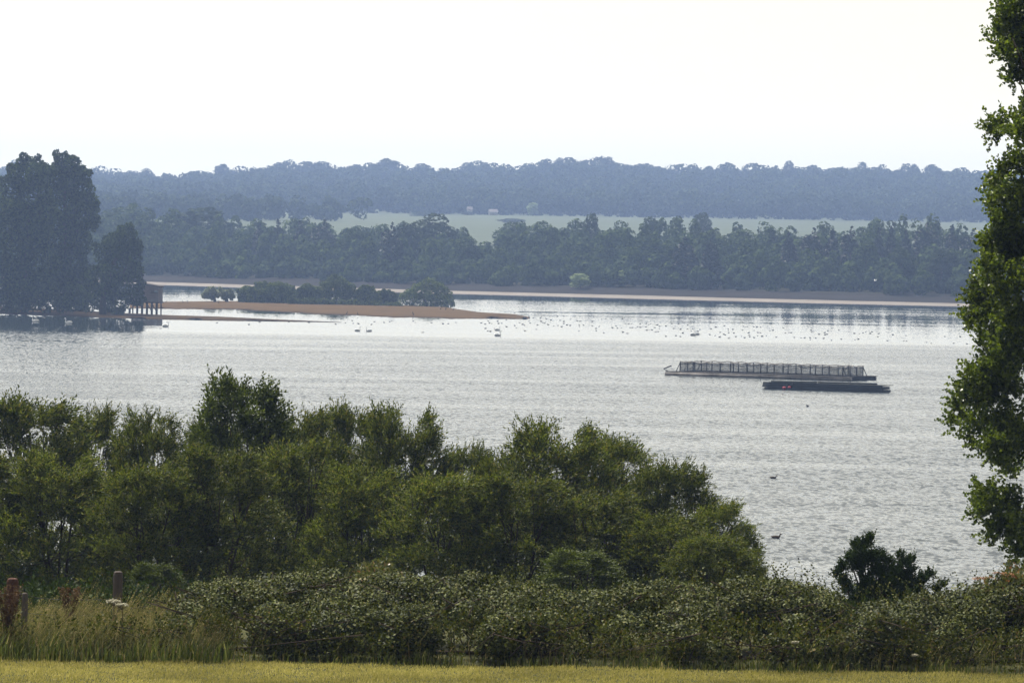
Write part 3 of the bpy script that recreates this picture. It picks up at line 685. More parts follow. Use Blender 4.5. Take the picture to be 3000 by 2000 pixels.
# ------------------------------------------------------------------ fish cage and pontoon
def build_cage():
    a = onz(1950, 1098); c = onz(2493, 1116)
    d = c - a; L_ = np.linalg.norm(d); ang = math.atan2(d[1], d[0])
    t = thing('fish_cage', 'long floating fish pen with netted sides and a top rail on the lake', 'fish pen', (a[0], a[1], 0), ang)
    D = 7.0; k = 1 / 24.0
    wood = solid('wet_grey_timber', (.16, .15, .14), (.06, .055, .05), 2, .6, (.2, 3, 3)); pale = solid('pale_float', (.34, .31, .29), (.06, .055, .05), .35, .5, (1, 1, 1)); dark = solid('dark_pipe', (.035, .033, .035), None, 2, .5)
    for nm, yy in (('front', 0.), ('back', D)):
        b = MB(); b.tube([(0, yy, .18), (L_, yy, .18)], .26, 10); b.tube([(.3, yy + .75, .18), (L_ - .3, yy + .75, .18)], .26, 10); obj('float', b.mesh('float', True), pale if nm == 'front' else dark, t)
        b = MB(); n = 60
        for j in range(n): b.box((L_ * (j + .5) / n, yy + .38, .48 + .004 * (j % 3)), (L_ / n * .88, 1.0, .06))
        obj('walkway', b.mesh('walkway'), wood, t)
    for xx in (1.0, L_ - 1.0):
        b = MB(); b.tube([(xx, 1.0, .2), (xx, D - .3, .2)], .24, 10); b.box((xx, D / 2 + .3, .47), (.9, D - 1.3, .06)); obj('float', b.mesh('float', True), dark, t)
    x0, x1, y0, y1, hh = 1.6, L_ - 1.6, .9, D - .3, 1.72
    # posts, each a part
    n = 12; spots = []
    for j in range(n + 1):
        xx = x0 + (x1 - x0) * j / n; spots += [(xx, y0), (xx + random.uniform(-.4, .4) * (0 < j < n), y1)]
    for yy in (y0 + (y1 - y0) * .35, y0 + (y1 - y0) * .7): spots += [(x0, yy), (x1, yy)]
    for (xx, yy) in spots:
        b = MB(); lean = random.uniform(-.06, .06); b.tube([(xx, yy, .4), (xx + lean, yy, hh)], .075, 6); obj('post', b.mesh('post', True), dark, t)
    for zz, r in ((hh, .06), (hh - .24, .035)):
        b = MB()
        for (p, q, m) in (((x0, y0), (x1, y0), 24), ((x1, y0), (x1, y1), 8), ((x1, y1), (x0, y1), 24), ((x0, y1), (x0, y0), 8)):
            P = [(p[0] + (q[0] - p[0]) * i / m, p[1] + (q[1] - p[1]) * i / m, zz + (-.09 if (i % 2) else .03) + random.uniform(-.03, .03)) for i in range(m + 1)]
            b.tube(P, r, 6)
        obj('rail', b.mesh('rail', True), pale if zz == hh else dark, t)
    for xx, sx in ((x0, -1), (x1, 1)):
        for yy in (y0, y1):
            b = MB(); b.tube([(xx, yy, hh - .1), (xx + sx * .55, yy, .5)], .05, 6); obj('brace', b.mesh('brace', True), dark, t)
    # net of real strands
    b = MB(); w = .011; rng = random.Random(3)
    for (p, q) in (((x0, y0 + .12), (x1, y0 + .12)), ((x1 - .12, y0), (x1 - .12, y1)), ((x1, y1 - .12), (x0, y1 - .12)), ((x0 + .12, y1), (x0 + .12, y0))):
        ln = math.hypot(q[0] - p[0], q[1] - p[1]); ux, uy = (q[0] - p[0]) / ln, (q[1] - p[1]) / ln; m = int(ln / .11)
        for i in range(m):
            s = (i + .5) / m * ln; sag = .12 * math.sin(s * 1.1) ; xx, yy = p[0] + ux * s, p[1] + uy * s; off = .04 * math.sin(s * 2.3)
            b.add([(xx - ux * w + off * uy, yy - uy * w, .42), (xx + ux * w + off * uy, yy + uy * w, .42), (xx + ux * w, yy + uy * w, hh - .1 + sag * .3), (xx - ux * w, yy - uy * w, hh - .1 + sag * .3)], [(0, 1, 2, 3)])
        for j in range(18):
            zz = .45 + (hh - .6) * j / 17; mm = max(6, int(ln / .9)); V = []; F = []
            for i in range(mm + 1):
                s = ln * i / mm; z2 = zz - .07 * abs(math.sin(s * 1.72)) * (j / 17) + rng.uniform(-.02, .02)
                V += [(p[0] + ux * s, p[1] + uy * s, z2 - w), (p[0] + ux * s, p[1] + uy * s, z2 + w)]
            F = [(2 * i, 2 * i + 2, 2 * i + 3, 2 * i + 1) for i in range(mm)]; b.add(V, F)
    obj('net', b.mesh('net'), solid('dark_net', (.05, .05, .055), None, 3, .8), t)
    b = MB(); b.tube([(x1 + 1.3, 0.5, .5), (x1 + 1.3, .5, 1.0)], .1, 8); b.tube([(x1 + 1.35, .5, .95), (x1 + 1.0, .5, 2.3)], .02, 4); obj('bollard', b.mesh('bollard', True), dark, t)
    b = MB(); b.tube([(.1, .4, .5), (-.5, .4, .75), (.6, .4, 1.2)], .09, 6); obj('towing_arm', b.mesh('arm', True), dark, t)
build_cage()
def build_pontoon():
    a = onz(2234, 1139); c = onz(2588, 1150); d = c - a; L_ = np.linalg.norm(d); ang = math.atan2(d[1], d[0])
    t = thing('pontoon', 'long low black floating pontoon in front of the fish pen', 'pontoon', (a[0], a[1], -.16), ang)
    dark = solid('black_tarred_timber', (.022, .024, .022), (.012, .013, .012), 1.5, .55); deck = solid('weathered_deck', (.06, .062, .05), (.03, .03, .026), 1.2, .75, (.3, 3, 3))
    b = MB(); b.box((L_ / 2, 1.6, .05), (L_ - .6, 3.2, .7)); b.tube([(0, .02, .05), (L_, .02, .05)], .2, 10); obj('float', b.mesh('float'), dark, t)
    b = MB()
    for j in range(3): b.box((L_ / 2, -.06 + .0 * j, .52 + j * .2), (L_ - .1 * j, .12, .185))
    b.box((L_ / 2, 1.6, .62), (L_ - .8, 3.0, .3)); obj('side_beam', b.mesh('beam'), dark, t)
    b = MB(); n = 48
    for j in range(n): b.box((L_ * (j + .5) / n, 1.65, .93 + .006 * (j % 3)), (L_ / n * .9, 3.2, .06))
    obj('deck', b.mesh('deck'), deck, t)
    for x0, x1, y in ((.6, L_ * .42, 1.2), (L_ * .4, L_ * .89, 2.3)):
        b = MB(); b.tube([(x0, y, 1.06), (x1, y, 1.08)], .1, 8); obj('pipe', b.mesh('pipe', True), deck if y < 2 else dark, t)
    for xx in (.25, L_ - .25):
        b = MB(); b.box((xx, .4, .1), (.25, .5, .5)); obj('end_block', b.mesh('block'), dark, t)
    red = solid('faded_red_plastic', (.34, .04, .06), (.24, .03, .045), 2, .45)
    M4 = t.matrix_world
    for (s, zz, r, lab) in ((.192 * L_, .22, .20, 'larger faded red float hanging on the side of the black pontoon'), (.235 * L_, .30, .17, 'smaller pinkish red float beside the larger one on the black pontoon')):
        o = thing('red_buoy', lab, 'buoy', (a[0] + math.cos(ang) * s + math.sin(ang) * .42, a[1] + math.sin(ang) * s - math.cos(ang) * .42, zz), ang, 'red buoys on the pontoon')
        b = MB(); b.ell((0, 0, 0), (r * 1.35, r, r * .85), 14, 8); obj('ball', b.mesh('ball', True), red, o)
        b = MB(); b.tube([(r * 1.2, 0, 0), (r * 1.35, .2, .3), (r * 1.3, .35, .55)], .035, 6); obj('rope', b.mesh('rope', True), dark, o)
build_pontoon()

# ------------------------------------------------------------------ birds
dark_f = solid('dark_plumage', (.035, .033, .032), (.018, .017, .017), 6, .7); brown_f = solid('brown_plumage', (.11, .075, .05), (.04, .03, .022), 9, .75); white_f = solid('white_plumage', (.82, .82, .80), (.7, .7, .7), 4, .7)
def coot_mesh():
    b = MB(); b.tube([(-.21, 0, .06), (-.15, 0, .085), (-.05, 0, .09), (.07, 0, .08), (.13, 0, .10), (.155, 0, .15), (.165, 0, .195), (.19, 0, .215), (.215, 0, .208), (.26, 0, .195)], [.02, .06, .09, .085, .06, .035, .032, .04, .03, .006], 9)
    return b.mesh('coot_body', True)
def duck_mesh():
    b = MB(); b.tube([(-.32, 0, .15), (-.25, 0, .11), (-.12, 0, .09), (.04, 0, .085), (.15, 0, .09), (.2, 0, .15), (.215, 0, .215), (.24, 0, .26), (.275, 0, .265), (.31, 0, .25), (.37, 0, .235)], [.012, .06, .1, .11, .085, .05, .038, .048, .045, .024, .012], 10)
    return b.mesh('duck_body', True)
def swan_mesh():
    b = MB(); b.tube([(-.75, 0, .3), (-.6, 0, .24), (-.3, 0, .2), (.05, 0, .19), (.35, 0, .2), (.5, 0, .3), (.5, 0, .5), (.44, 0, .72), (.46, 0, .9), (.55, 0, .98), (.64, 0, .95), (.76, 0, .89)], [.03, .15, .25, .27, .2, .11, .065, .055, .055, .075, .055, .015], 12)
    for s in (-1, 1): b.ell((-.18, s * .2, .32), (.48, .09, .17), 10, 6)
    return b.mesh('swan_body', True)
def upright_mesh():
    b = MB(); b.tube([(-.18, 0, .05), (-.1, 0, .2), (-.02, 0, .38), (.04, 0, .52), (.07, 0, .66), (.06, 0, .76), (.1, 0, .82), (.22, 0, .82)], [.03, .07, .1, .09, .045, .036, .045, .01], 8)
    for s in (-.05, .05): b.tube([(-.04, s, .25), (-.03, s, 0)], .014, 5)
    return b.mesh('cormorant_body', True)
COOT, DUCK, SWAN, CORM = coot_mesh(), duck_mesh(), swan_mesh(), upright_mesh()
COOT.materials.append(dark_f); DUCK.materials.append(brown_f); SWAN.materials.append(white_f); CORM.materials.append(dark_f)
GULL = MB(); GULL.tube([(-.2, 0, .07), (-.1, 0, .07), (.05, 0, .07), (.12, 0, .11), (.16, 0, .15), (.24, 0, .14)], [.015, .06, .075, .05, .04, .008], 8); GULLM = GULL.mesh('gull_body', True); GULLM.materials.append(white_f)
def bird(name, me, p, label, cat, group=None, rz=None, sc=1.0, sink=-.02):
    o = bpy.data.objects.new(name, me); COL.objects.link(o); o.location = (p[0], p[1], p[2] + sink); o.scale = (sc,) * 3
    o.rotation_euler = (0, 0, rz if rz is not None else random.choice((0, math.pi)) + random.uniform(-.6, .6))
    return tag(o, label, cat, group)
Z4 = '20,85 15,110 315,108 478,152 538,153 590,160 685,138 740,138 763,137 797,165 880,140 1000,141 1065,160 1103,160 1150,162 1245,160 1312,162 1732,162 30,195 62,205 90,180 100,195 120,200 170,180 178,200 205,198 245,170 247,228 318,218 332,238 360,193 385,208 402,215 450,197 515,212 505,250 545,182 560,193 575,198 605,210 630,170 655,222 690,217 708,173 740,183 740,200 722,228 768,213 795,217 857,177 880,180 873,213 873,225 910,215 985,220 1045,225 1020,262 870,265 985,183 1018,243 1085,280 1160,237 1190,220 1203,240 1237,238 1250,275 1270,200 1300,202 1322,204 1312,235 1330,236 1362,240 1375,228 1400,233 1397,204 1450,200 1470,210 1488,203 1447,230 1455,258 1478,258 1500,256 1545,212 1565,225 1525,236 1563,245 1533,272 1553,270 1672,200 1727,204 1620,222 1687,242 1745,250 1808,214 1805,246 1850,244 1912,252 1895,268 1838,268 1765,282 1620,310 1707,305 1745,312 1998,295 2043,305 2083,317 2010,247 2050,232 2123,220 2157,247 2195,250 2157,262 2088,275 2160,280 2205,282 2118,292 2130,297 2222,313 2272,310 2297,322 2280,257 2335,280 2337,300 65,243 148,248 85,266 108,268'
Z5 = '710,70 740,73 770,72 810,74 835,76 1205,125 230,224 262,226 318,228 345,230 378,232 320,260 275,280 355,278 375,280 280,300 283,314 240,322 322,321 390,310 428,305 352,305 458,263 483,259 572,238 592,282 625,276 640,279 513,318 668,320 725,323 757,323 803,322 805,338 852,325 920,328 812,257 818,274 880,293 930,280 932,297 950,294 958,262 1052,257 987,344 1073,335 1190,340 1220,335 1185,286 1228,287 1260,282 1283,272 1337,272 1323,286 1395,287 1517,297 1388,315 1630,305 1470,348 1612,350 1635,352 1805,362 1848,370 2040,370 2155,376 1965,312 2098,314'
Z2 = '470,368 795,370 1035,372 1085,376 1120,378 1205,383 970,380 1080,358 1225,365 1325,365 1290,370 1340,360 1480,360 1495,370 1600,372 1675,378 1710,378 1760,370'
Z6 = '1455,93 1568,93 1790,103 2128,105 1152,105 1495,108 1715,120 2315,118 1990,102'
pts = []
for s, sc, ox, oy in ((Z4, 2.94, 1400, 880), (Z5, 2.94, 2100, 880), (Z2, 2.24, 550, 780), (Z6, 2.352, 0, 900)):
    for q in s.split():
        a, b = map(float, q.split(',')); pts.append((a / sc + ox, b / sc + oy))
BIG = {(985, 220), (1020, 262), (1765, 282), (1190, 220)}
for px, py in pts:
    if py < 908 and px > 2300: lab, g = 'dark waterbird in the short row far out near the right shore', 'row of waterbirds near the far shore'
    elif px < 1350: lab, g = 'tiny dark waterbird on the calm water in front of the sandy island', 'waterbirds below the island'
    elif px < 2080: lab, g = 'tiny dark waterbird in the scattered flock off the sandy island tip', 'flock of waterbirds off the island tip'
    else: lab, g = 'tiny dark waterbird in the loose flock right of the island tip above the fish pen', 'flock of waterbirds above the fish pen'
    p = onz(px, py)
    bird('coot', COOT, p, lab, 'waterbird', g, sc=random.choice((.6, .75, .85, 1.0)))
def oz(x, y, s, ox, oy): return onz(x / s + ox, y / s + oy)
bird('swan', SWAN, onz(103, 943), 'white swan with raised neck, left one of the pair below the tall willows', 'swan', 'pair of swans', math.pi + .1, 1.0)
bird('swan', SWAN, onz(200, 948), 'white swan with raised neck, right one of the pair below the tall willows', 'swan', 'pair of swans', math.pi - .1, 1.0)
bird('swan', SWAN, onz(486, 957), 'white swan feeding alone on the water below the stilted hut', 'swan', None, .2, .9)
for (x, y, lab, r, s) in ((1048, 970, 'white swan, left one of two on the water below the island bushes', .1, .8), (1080, 971, 'white swan, right one of two on the water below the island bushes', 3.2, .8),
        (1458, 968, 'white swan seen side on just below the sandy tip of the island', .3, .8), (1459, 984, 'white swan nearest below the sandy island tip', .1, .9), (1538, 969, 'small white bird sitting right of the swans under the island tip', 3, .6),
        (1838, 977, 'small white bird in the middle of the dark flock', 2.9, .6), (2031, 982, 'white swan beside a dark bird on the right of the flock', .3, .85), (2041, 980, 'white swan right behind its neighbour in the flock', 2.8, .8), (2135, 991, 'small white bird at the lower right of the dark flock', .2, .7), (1238, 974, 'lone small white bird far below the big round island tree', .1, .6)):
    bird('swan' if s > .7 else 'gull', SWAN if s > .7 else GULLM, onz(x, y), lab, 'swan' if s > .7 else 'gull', None, r, s if s > .7 else 1.3)
bird('diving_duck', COOT, onz(2366, 1191), 'dark duck alone on the water right below the black pontoon', 'duck', None, 2.0, 1.15)
bird('duck', DUCK, onz(2266, 1401), 'brown duck swimming right, further of the two near ducks', 'duck', 'two near ducks', .15, .95)
bird('duck', DUCK, onz(2274, 1576), 'brown duck swimming right, nearest duck by the willow edge', 'duck', 'two near ducks', .05, 1.05)
def sand_z(px, py): return onz(px, py, .45)
for k, (x, y, lab) in enumerate(((486, 889, 'dark bird standing on the sand just right of the stilted hut'), (536, 889, 'dark upright bird standing on the sand, left of two by the little trees'), (550, 889, 'dark upright bird standing on the sand, right of two by the little trees'),
                               (640, 890, 'dark bird standing between the two little grey trees'), (1291, 909, 'dark upright bird standing under the right edge of the big round tree'), (1306, 910, 'dark bird standing on sand right of the big round tree'), (1328, 911, 'dark bird furthest right of those by the big round tree'),
                               (1550, 933, 'dark bird perched at the very tip of the island sand'), (1016, 923, 'dark bird on the waterline in the middle of the island sand'), (1048, 924, 'dark bird on the waterline right of the middle of the island sand'), (1210, 924, 'dark bird on the waterline below the big round tree'))):
    p = onz(x, y, .25 if y > 915 else .5); bird('cormorant', CORM, p, lab, 'waterbird', None, random.choice((0, 3.14)), random.uniform(.8, 1.05), sink=-.05)
g = MB(); g.tube([(-.2, 0, 0), (-.08, 0, 0), (.08, 0, 0), (.18, 0, .02), (.25, 0, .01)], [.015, .06, .065, .045, .008], 8)
for s in (-1, 1): g.add([(-.06, s * .05, .03), (.08, s * .05, .03), (.1, s * .35, .2), (.0, s * .62, .13), (-.03, s * .33, .19), (-.06, s * .05, .05), (.08, s * .05, .05), (.1, s * .35, .215), (-.03, s * .33, .205)], [(0, 1, 2, 4), (4, 2, 3), (5, 8, 7, 6), (8, 3, 7), (1, 6, 7, 2), (0, 4, 8, 5)])
gm = g.mesh('flying_gull', True); gm.materials.append(white_f)
bird('gull', gm, at(2564, 822, 900), 'white gull flying low in front of the dark far wood', 'gull', None, .4, 1.2)
# stones on the tip of the sand
stone = solid('dark_stone', (.06, .055, .05), None, 3, .9)
for k in range(16):
    px = 1440 + k * 6.6 + random.uniform(-2, 2); p = onz(px, interp(px, ISL_T) + 2.2, .15); b = MB(); b.ell((0, 0, 0), (random.uniform(.25, .55), .3, random.uniform(.15, .3)), 7, 5)
    o = obj('stone', b.mesh('stone', True), stone, None, tuple(p)); tag(o, 'dark stone lying along the sandy tip of the island', 'stone', 'stones on the island tip')

# ------------------------------------------------------------------ near willows
def branch_set(b, rng, h, w, nstem=4, r=.07, spread=.5, tips=None):
    for k in range(nstem):
        a = rng.uniform(0, 6.28); q = rng.uniform(.1, spread) * w; P = [np.array([rng.normal() * .12, rng.normal() * .12, -.3])]
        top = np.array([math.cos(a) * q, math.sin(a) * q, h * rng.uniform(.55, .9)])
        for i in range(1, 7):
            t = i / 6; P.append(np.array([top[0] * t ** 1.4, top[1] * t ** 1.4, -.3 + (top[2] + .3) * t]) + rng.normal(size=3) * .06)
        b.tube(P, list(np.linspace(r, r * .2, 7)), 6)
        for i in range(2, 6):
            for z in range(2):
                a2 = rng.uniform(0, 6.28); ln = rng.uniform(.5, 1.1) * w * .25; e = P[i] + np.array([math.cos(a2) * ln, math.sin(a2) * ln, ln * rng.uniform(.6, 1.4)])
                b.tube([P[i], (P[i] + e) / 2 + rng.normal(size=3) * .05, e], [r * .35, r * .22, r * .1], 4)
WIND = (.35, .0, .05)
def willow_variant(seed, h=7., w=4.4, npl=185, per=21, leaf=.15, wid=.044, low=.07, nl=12, ln=.42, broad=False):
    rng = np.random.default_rng(seed); P, D = [], []; b = MB()
    stems = []
    for k in range(6):
        a = rng.uniform(0, 6.28); q = rng.uniform(.08, .36) * w; hh = h * rng.uniform(.6, .9)
        stems.append([np.array([math.cos(a) * q * t ** 1.3, math.sin(a) * q * t ** 1.3, -.3 + (hh + .3) * t]) + rng.normal(size=3) * .07 * t for t in np.linspace(0, 1, 8)])
        b.tube(stems[-1], list(np.linspace(.065, .014, 8)), 6)
    for k in range(npl):
        t = low + (.95 - low) * rng.random() ** .8; pr = math.sin(math.pi * min(.965, t * .78 + .2)) ** .6
        a = rng.uniform(0, 6.28); q = w * .5 * pr * (.3 + .7 * rng.random() ** .6); c = np.array([math.cos(a) * q, math.sin(a) * q, t * h + rng.normal() * .1])
        st = min(stems, key=lambda S: min(np.linalg.norm(p[:2] - c[:2]) for p in S)); o_ = min(st[:7], key=lambda p: np.linalg.norm(p - (c - np.array([0, 0, .7]))))
        if k % 2 == 0: b.tube([o_, (o_ + c) / 2 - np.array([0, 0, .1]), c + np.array([0, 0, .2])], [.02, .012, .005], 4)
        r = rng.uniform(.12, .27); n = int(per * rng.uniform(.5, 1.4) * r / .2); d = rand_dirs(n, rng)
        ax = unit(np.array([math.cos(a) * .75, math.sin(a) * .75, .8]) + rng.normal(size=3) * .25)
        P.append(c + d * rng.random(n)[:, None] ** .6 * r + ax * rng.uniform(-.9, .7, n)[:, None] * r)
        D.append(unit(ax * 1.2 + d * .75 + rng.normal(size=(n, 3)) * .2))
    P = np.concatenate(P); D = np.concatenate(D)
    T = [spray_template(nl, ln * s, leaf, wid, rng, .45, .7 if not broad else .95) for s in (.75, 1, 1.25)]
    V, F = sprays(P, D, T, rng, WIND)
    return mesh_from('willow_crown', V, F), b.mesh('willow_trunk', True)
WV = [willow_variant(s) for s in (71, 72, 73, 74)]
SV = willow_variant(75, npl=200, per=20, leaf=.13, wid=.055, nl=11, ln=.36, broad=True, w=3.6)
for c, t in WV: c.materials.append(M['willow']); t.materials.append(M['bark'])
SV[0].materials.append(M['sallow']); SV[1].materials.append(M['bark'])
def willow(v, px, top, wpx, Y, label, name='willow_tree', rz=None, group='willows on the near bank'):
    p = at(px, top, Y); z = float(near_z(p[0], Y)); h = p[2] - z; ww = wpx * Y / FPX
    c, k = SV if v == 's' else WV[v]
    bw = 3.6 if v == 's' else 4.4
    t = thing(name, label, 'tree' if 'tree' in name else 'bush', (p[0], Y, z), random.uniform(-.6, .6) if rz is None else rz, group, (ww / bw * 1.22, ww / bw * 1.22, h / 7.35))
    obj('crown', c, None, t); obj('trunk', k, None, t)
for v, px, top, w_, Y, lab in [
    (0, 100, 1140, 420, 128, 'feathery willow at the left edge, tops level with the lake'), (1, 270, 1150, 230, 132, 'willow with swept shoots just left of the first dip in the tree tops'),
    (2, 440, 1165, 250, 124, 'willow between the first dip and the tallest broad leaved bush'), ('s', 715, 1075, 320, 122, 'tallest darker broad leaved sallow rising above the willows'),
    (3, 620, 1200, 260, 130, 'willow tucked behind the left side of the tall sallow'), (1, 880, 1160, 300, 126, 'willow right of the tall sallow with reddish green shoots'),
    (0, 1040, 1165, 260, 132, 'willow behind the middle of the thicket below the island'), (2, 1190, 1150, 290, 124, 'tall swept willow left of the deep dip in the thicket'),
    (3, 1380, 1280, 205, 130, 'low willow filling the deep dip in the thicket'), (1, 1470, 1285, 215, 122, 'narrow willow on the right rim of the deep dip'),
    (2, 1640, 1195, 360, 120, 'domed willow at the top of the right hand thicket with two stray sprigs'), (0, 1800, 1255, 300, 124, 'willow sloping down right of the domed one'),
    (3, 1960, 1330, 290, 121, 'willow with upright shoots near the right end of the thicket'), (1, 2100, 1440, 230, 118, 'last tall willow at the right end of the thicket beside open water'),
    (2, 2180, 1580, 150, 114, 'small willow bush drooping at the right foot of the thicket')]:
    willow(v, px, top, w_, Y, lab)
for v, px, top, w_, Y, lab in [
    (1, -60, 1300, 330, 112, 'lower willow cut off by the left edge below the feathery one'), (2, 180, 1290, 340, 111, 'lower willow in front at the left with a dark trunk showing'), (3, 430, 1340, 320, 109, 'lower willow in front of the first dip'),
    (0, 640, 1290, 350, 110, 'bright leaved lower willow below the tall sallow'), (1, 850, 1250, 320, 114, 'lower willow right of the bright leaved one'), (2, 1070, 1330, 300, 111, 'lower willow with bare stems showing in the middle'),
    (3, 1290, 1365, 330, 109, 'lower willow in front of the deep dip'), (0, 1520, 1370, 350, 109, 'lower willow in front of the domed one'), (1, 1740, 1410, 350, 109, 'lower willow right of centre under the sloping one'),
    (2, 1950, 1480, 320, 108, 'lower yellowish willow near the right end'), (3, 2080, 1550, 260, 106, 'lowest willow at the right end close above the brambles'),
    ('s', 455, 1640, 170, 98, 'small pale leaved bush behind the round topped fence post'),
    ('s', 1700, 1600, 240, 100, 'low broad leaved bush behind the brambles right of the middle'), ('s', 2240, 1690, 220, 96, 'small leafy bush between the willows and the dark shrub')]:
    willow(v, px, top, w_, Y, lab, 'willow_bush', None, 'lower willows in front')

# ------------------------------------------------------------------ poplar at the right
def build_poplar():
    Y = 90.; rng = np.random.default_rng(81); base = at(3100, 1990, Y); base[2] = float(near_z(base[0], Y))
    t = thing('poplar_tree', 'tall glossy leaved poplar cut off by the right edge of the view', 'tree', tuple(base))
    C = [(2990, 40, 48), (2965, 110, 42), (2950, 95, 28), (3000, 170, 55), (2950, 165, 28), (2985, 235, 36), (3060, 130, 90), (3050, 20, 80),
         (2930, 375, 36), (2960, 400, 38), (2985, 362, 32), (2915, 395, 22), (3020, 410, 50), (3085, 300, 55),
         (2985, 490, 45), (2940, 515, 32), (2960, 560, 50), (2930, 590, 34), (2915, 545, 18), (3010, 600, 80), (2945, 660, 52), (2905, 720, 40), (2920, 760, 44), (2985, 740, 80), (2885, 790, 34), (2890, 850, 46), (2865, 890, 36),
         (2950, 850, 70), (2925, 930, 66), (2868, 950, 30), (2990, 960, 80), (2900, 1000, 40), (2950, 1040, 66), (2890, 1090, 48), (2850, 1120, 40), (2830, 1180, 40), (2815, 1240, 34), (2870, 1180, 60), (2940, 1150, 70), (2860, 1260, 48), (2900, 1310, 46), (2950, 1270, 66), (2960, 1350, 44), (2795, 1240, 16), (3010, 1300, 80),
         (2985, 1400, 30), (2900, 1470, 46), (2880, 1500, 34), (2950, 1490, 56), (2930, 1560, 50), (2980, 1600, 40), (2890, 1445, 22), (3010, 1540, 60), (3000, 1640, 30)]
    for k in range(40): C.append((rng.uniform(3090, 3330), rng.uniform(-500, 1650), rng.uniform(50, 95)))
    for k in range(12): C.append((rng.uniform(2990, 3220), rng.uniform(-700, 0), rng.uniform(40, 80)))
    cl = []
    for (cx, cy_, r) in C:
        p = at(cx, cy_, Y) - base; rm = max(9, r - (7 if cx < 3030 else 0)) * Y / FPX; edge = max(0, (3100 - cx) / 300)
        cl.append((p[0], rng.normal() * (.9 * (1 - min(1, edge)) + .25), p[2], rm, rm, rm))
    P, d = shell_points(cl, 18500, rng, .15, 1.02, .1, .12)
    D = unit(d * .6 + np.array([-.1, 0, .5]) + rng.normal(size=d.shape) * .4)
    T = [spray_template(11, .26 * s, .08, .068, rng, .3, .9) for s in (.8, 1, 1.2)]
    obj('crown', mesh_from('crown', *sprays(P, D, T, rng)), M['poplar'], t)
    b = MB(); top = at(3090, -700, Y) - base
    b.tube([(0, 0, -.4), (0, 0, 2), tuple(top * .4), tuple(top)], [.34, .28, .2, .04], 9); obj('trunk', b.mesh('trunk', True), M['bark'], t)
    b = MB()
    for (cx, cy_, r) in C:
        if rng.random() < .7 and cx > 2960:
            p = at(cx, cy_, Y) - base; z0 = max(.6, p[2] - abs(p[0]) * 1.3 - .3); s = np.array([top[0] * z0 / top[2], 0, z0]); mid = (s + p) / 2 + np.array([0, 0, -.12])
            b.tube([s, mid, p], [.05, .03, .01], 5)
    obj('limb', b.mesh('limb', True), M['bark'], t)
build_poplar()

# dark shrub standing up out of the hedge
def build_shrub():
    Y = 84.; rng = np.random.default_rng(82); base = at(2560, 1760, Y); base[2] = float(near_z(base[0], Y))
    t = thing('dark_shrub', 'small dark bushy shrub with stubby upright twigs against the water', 'shrub', tuple(base))
    C = [(2552, 1590, 12), (2538, 1605, 16), (2515, 1610, 14), (2530, 1640, 24), (2500, 1600, 10), (2555, 1640, 14), (2490, 1640, 15), (2510, 1665, 24), (2580, 1640, 16), (2600, 1655, 14), (2570, 1680, 26), (2465, 1665, 14), (2455, 1690, 13), (2470, 1710, 18), (2480, 1735, 16),
         (2637, 1630, 10), (2645, 1655, 15), (2672, 1645, 11), (2665, 1675, 14), (2625, 1690, 24), (2600, 1720, 28), (2540, 1725, 30), (2660, 1710, 22), (2700, 1705, 14), (2725, 1690, 11), (2690, 1735, 18), (2640, 1745, 26), (2740, 1735, 9), (2765, 1715, 8), (2600, 1760, 50), (2520, 1770, 40), (2680, 1770, 40)]
    cl = [(*(at(a, b, Y) - base)[[0]], rng.normal() * .12, (at(a, b, Y) - base)[2], r * Y / FPX, r * Y / FPX, r * Y / FPX * 1.2) for a, b, r in C]
    P, d = shell_points(cl, 3400, rng, .2, .95, .3, .2)
    D = unit(d * .4 + np.array([0, 0, .8]) + rng.normal(size=d.shape) * .3)
    T = [spray_template(9, .13 * s, .05, .032, rng, .1, .9) for s in (.8, 1, 1.2)]
    obj('crown', mesh_from('crown', *sprays(P, D, T, rng)), M['oak'], t)
    b = MB()
    for (a, q, r) in C[:26]:
        p = at(a, q, Y) - base; b.tube([(rng.normal() * .05, 0, -.2), (p[0] * .45, 0, p[2] * .5), p], [.035, .022, .008], 5)
    obj('trunk', b.mesh('trunk', True), M['bark'], t)
build_shrub()

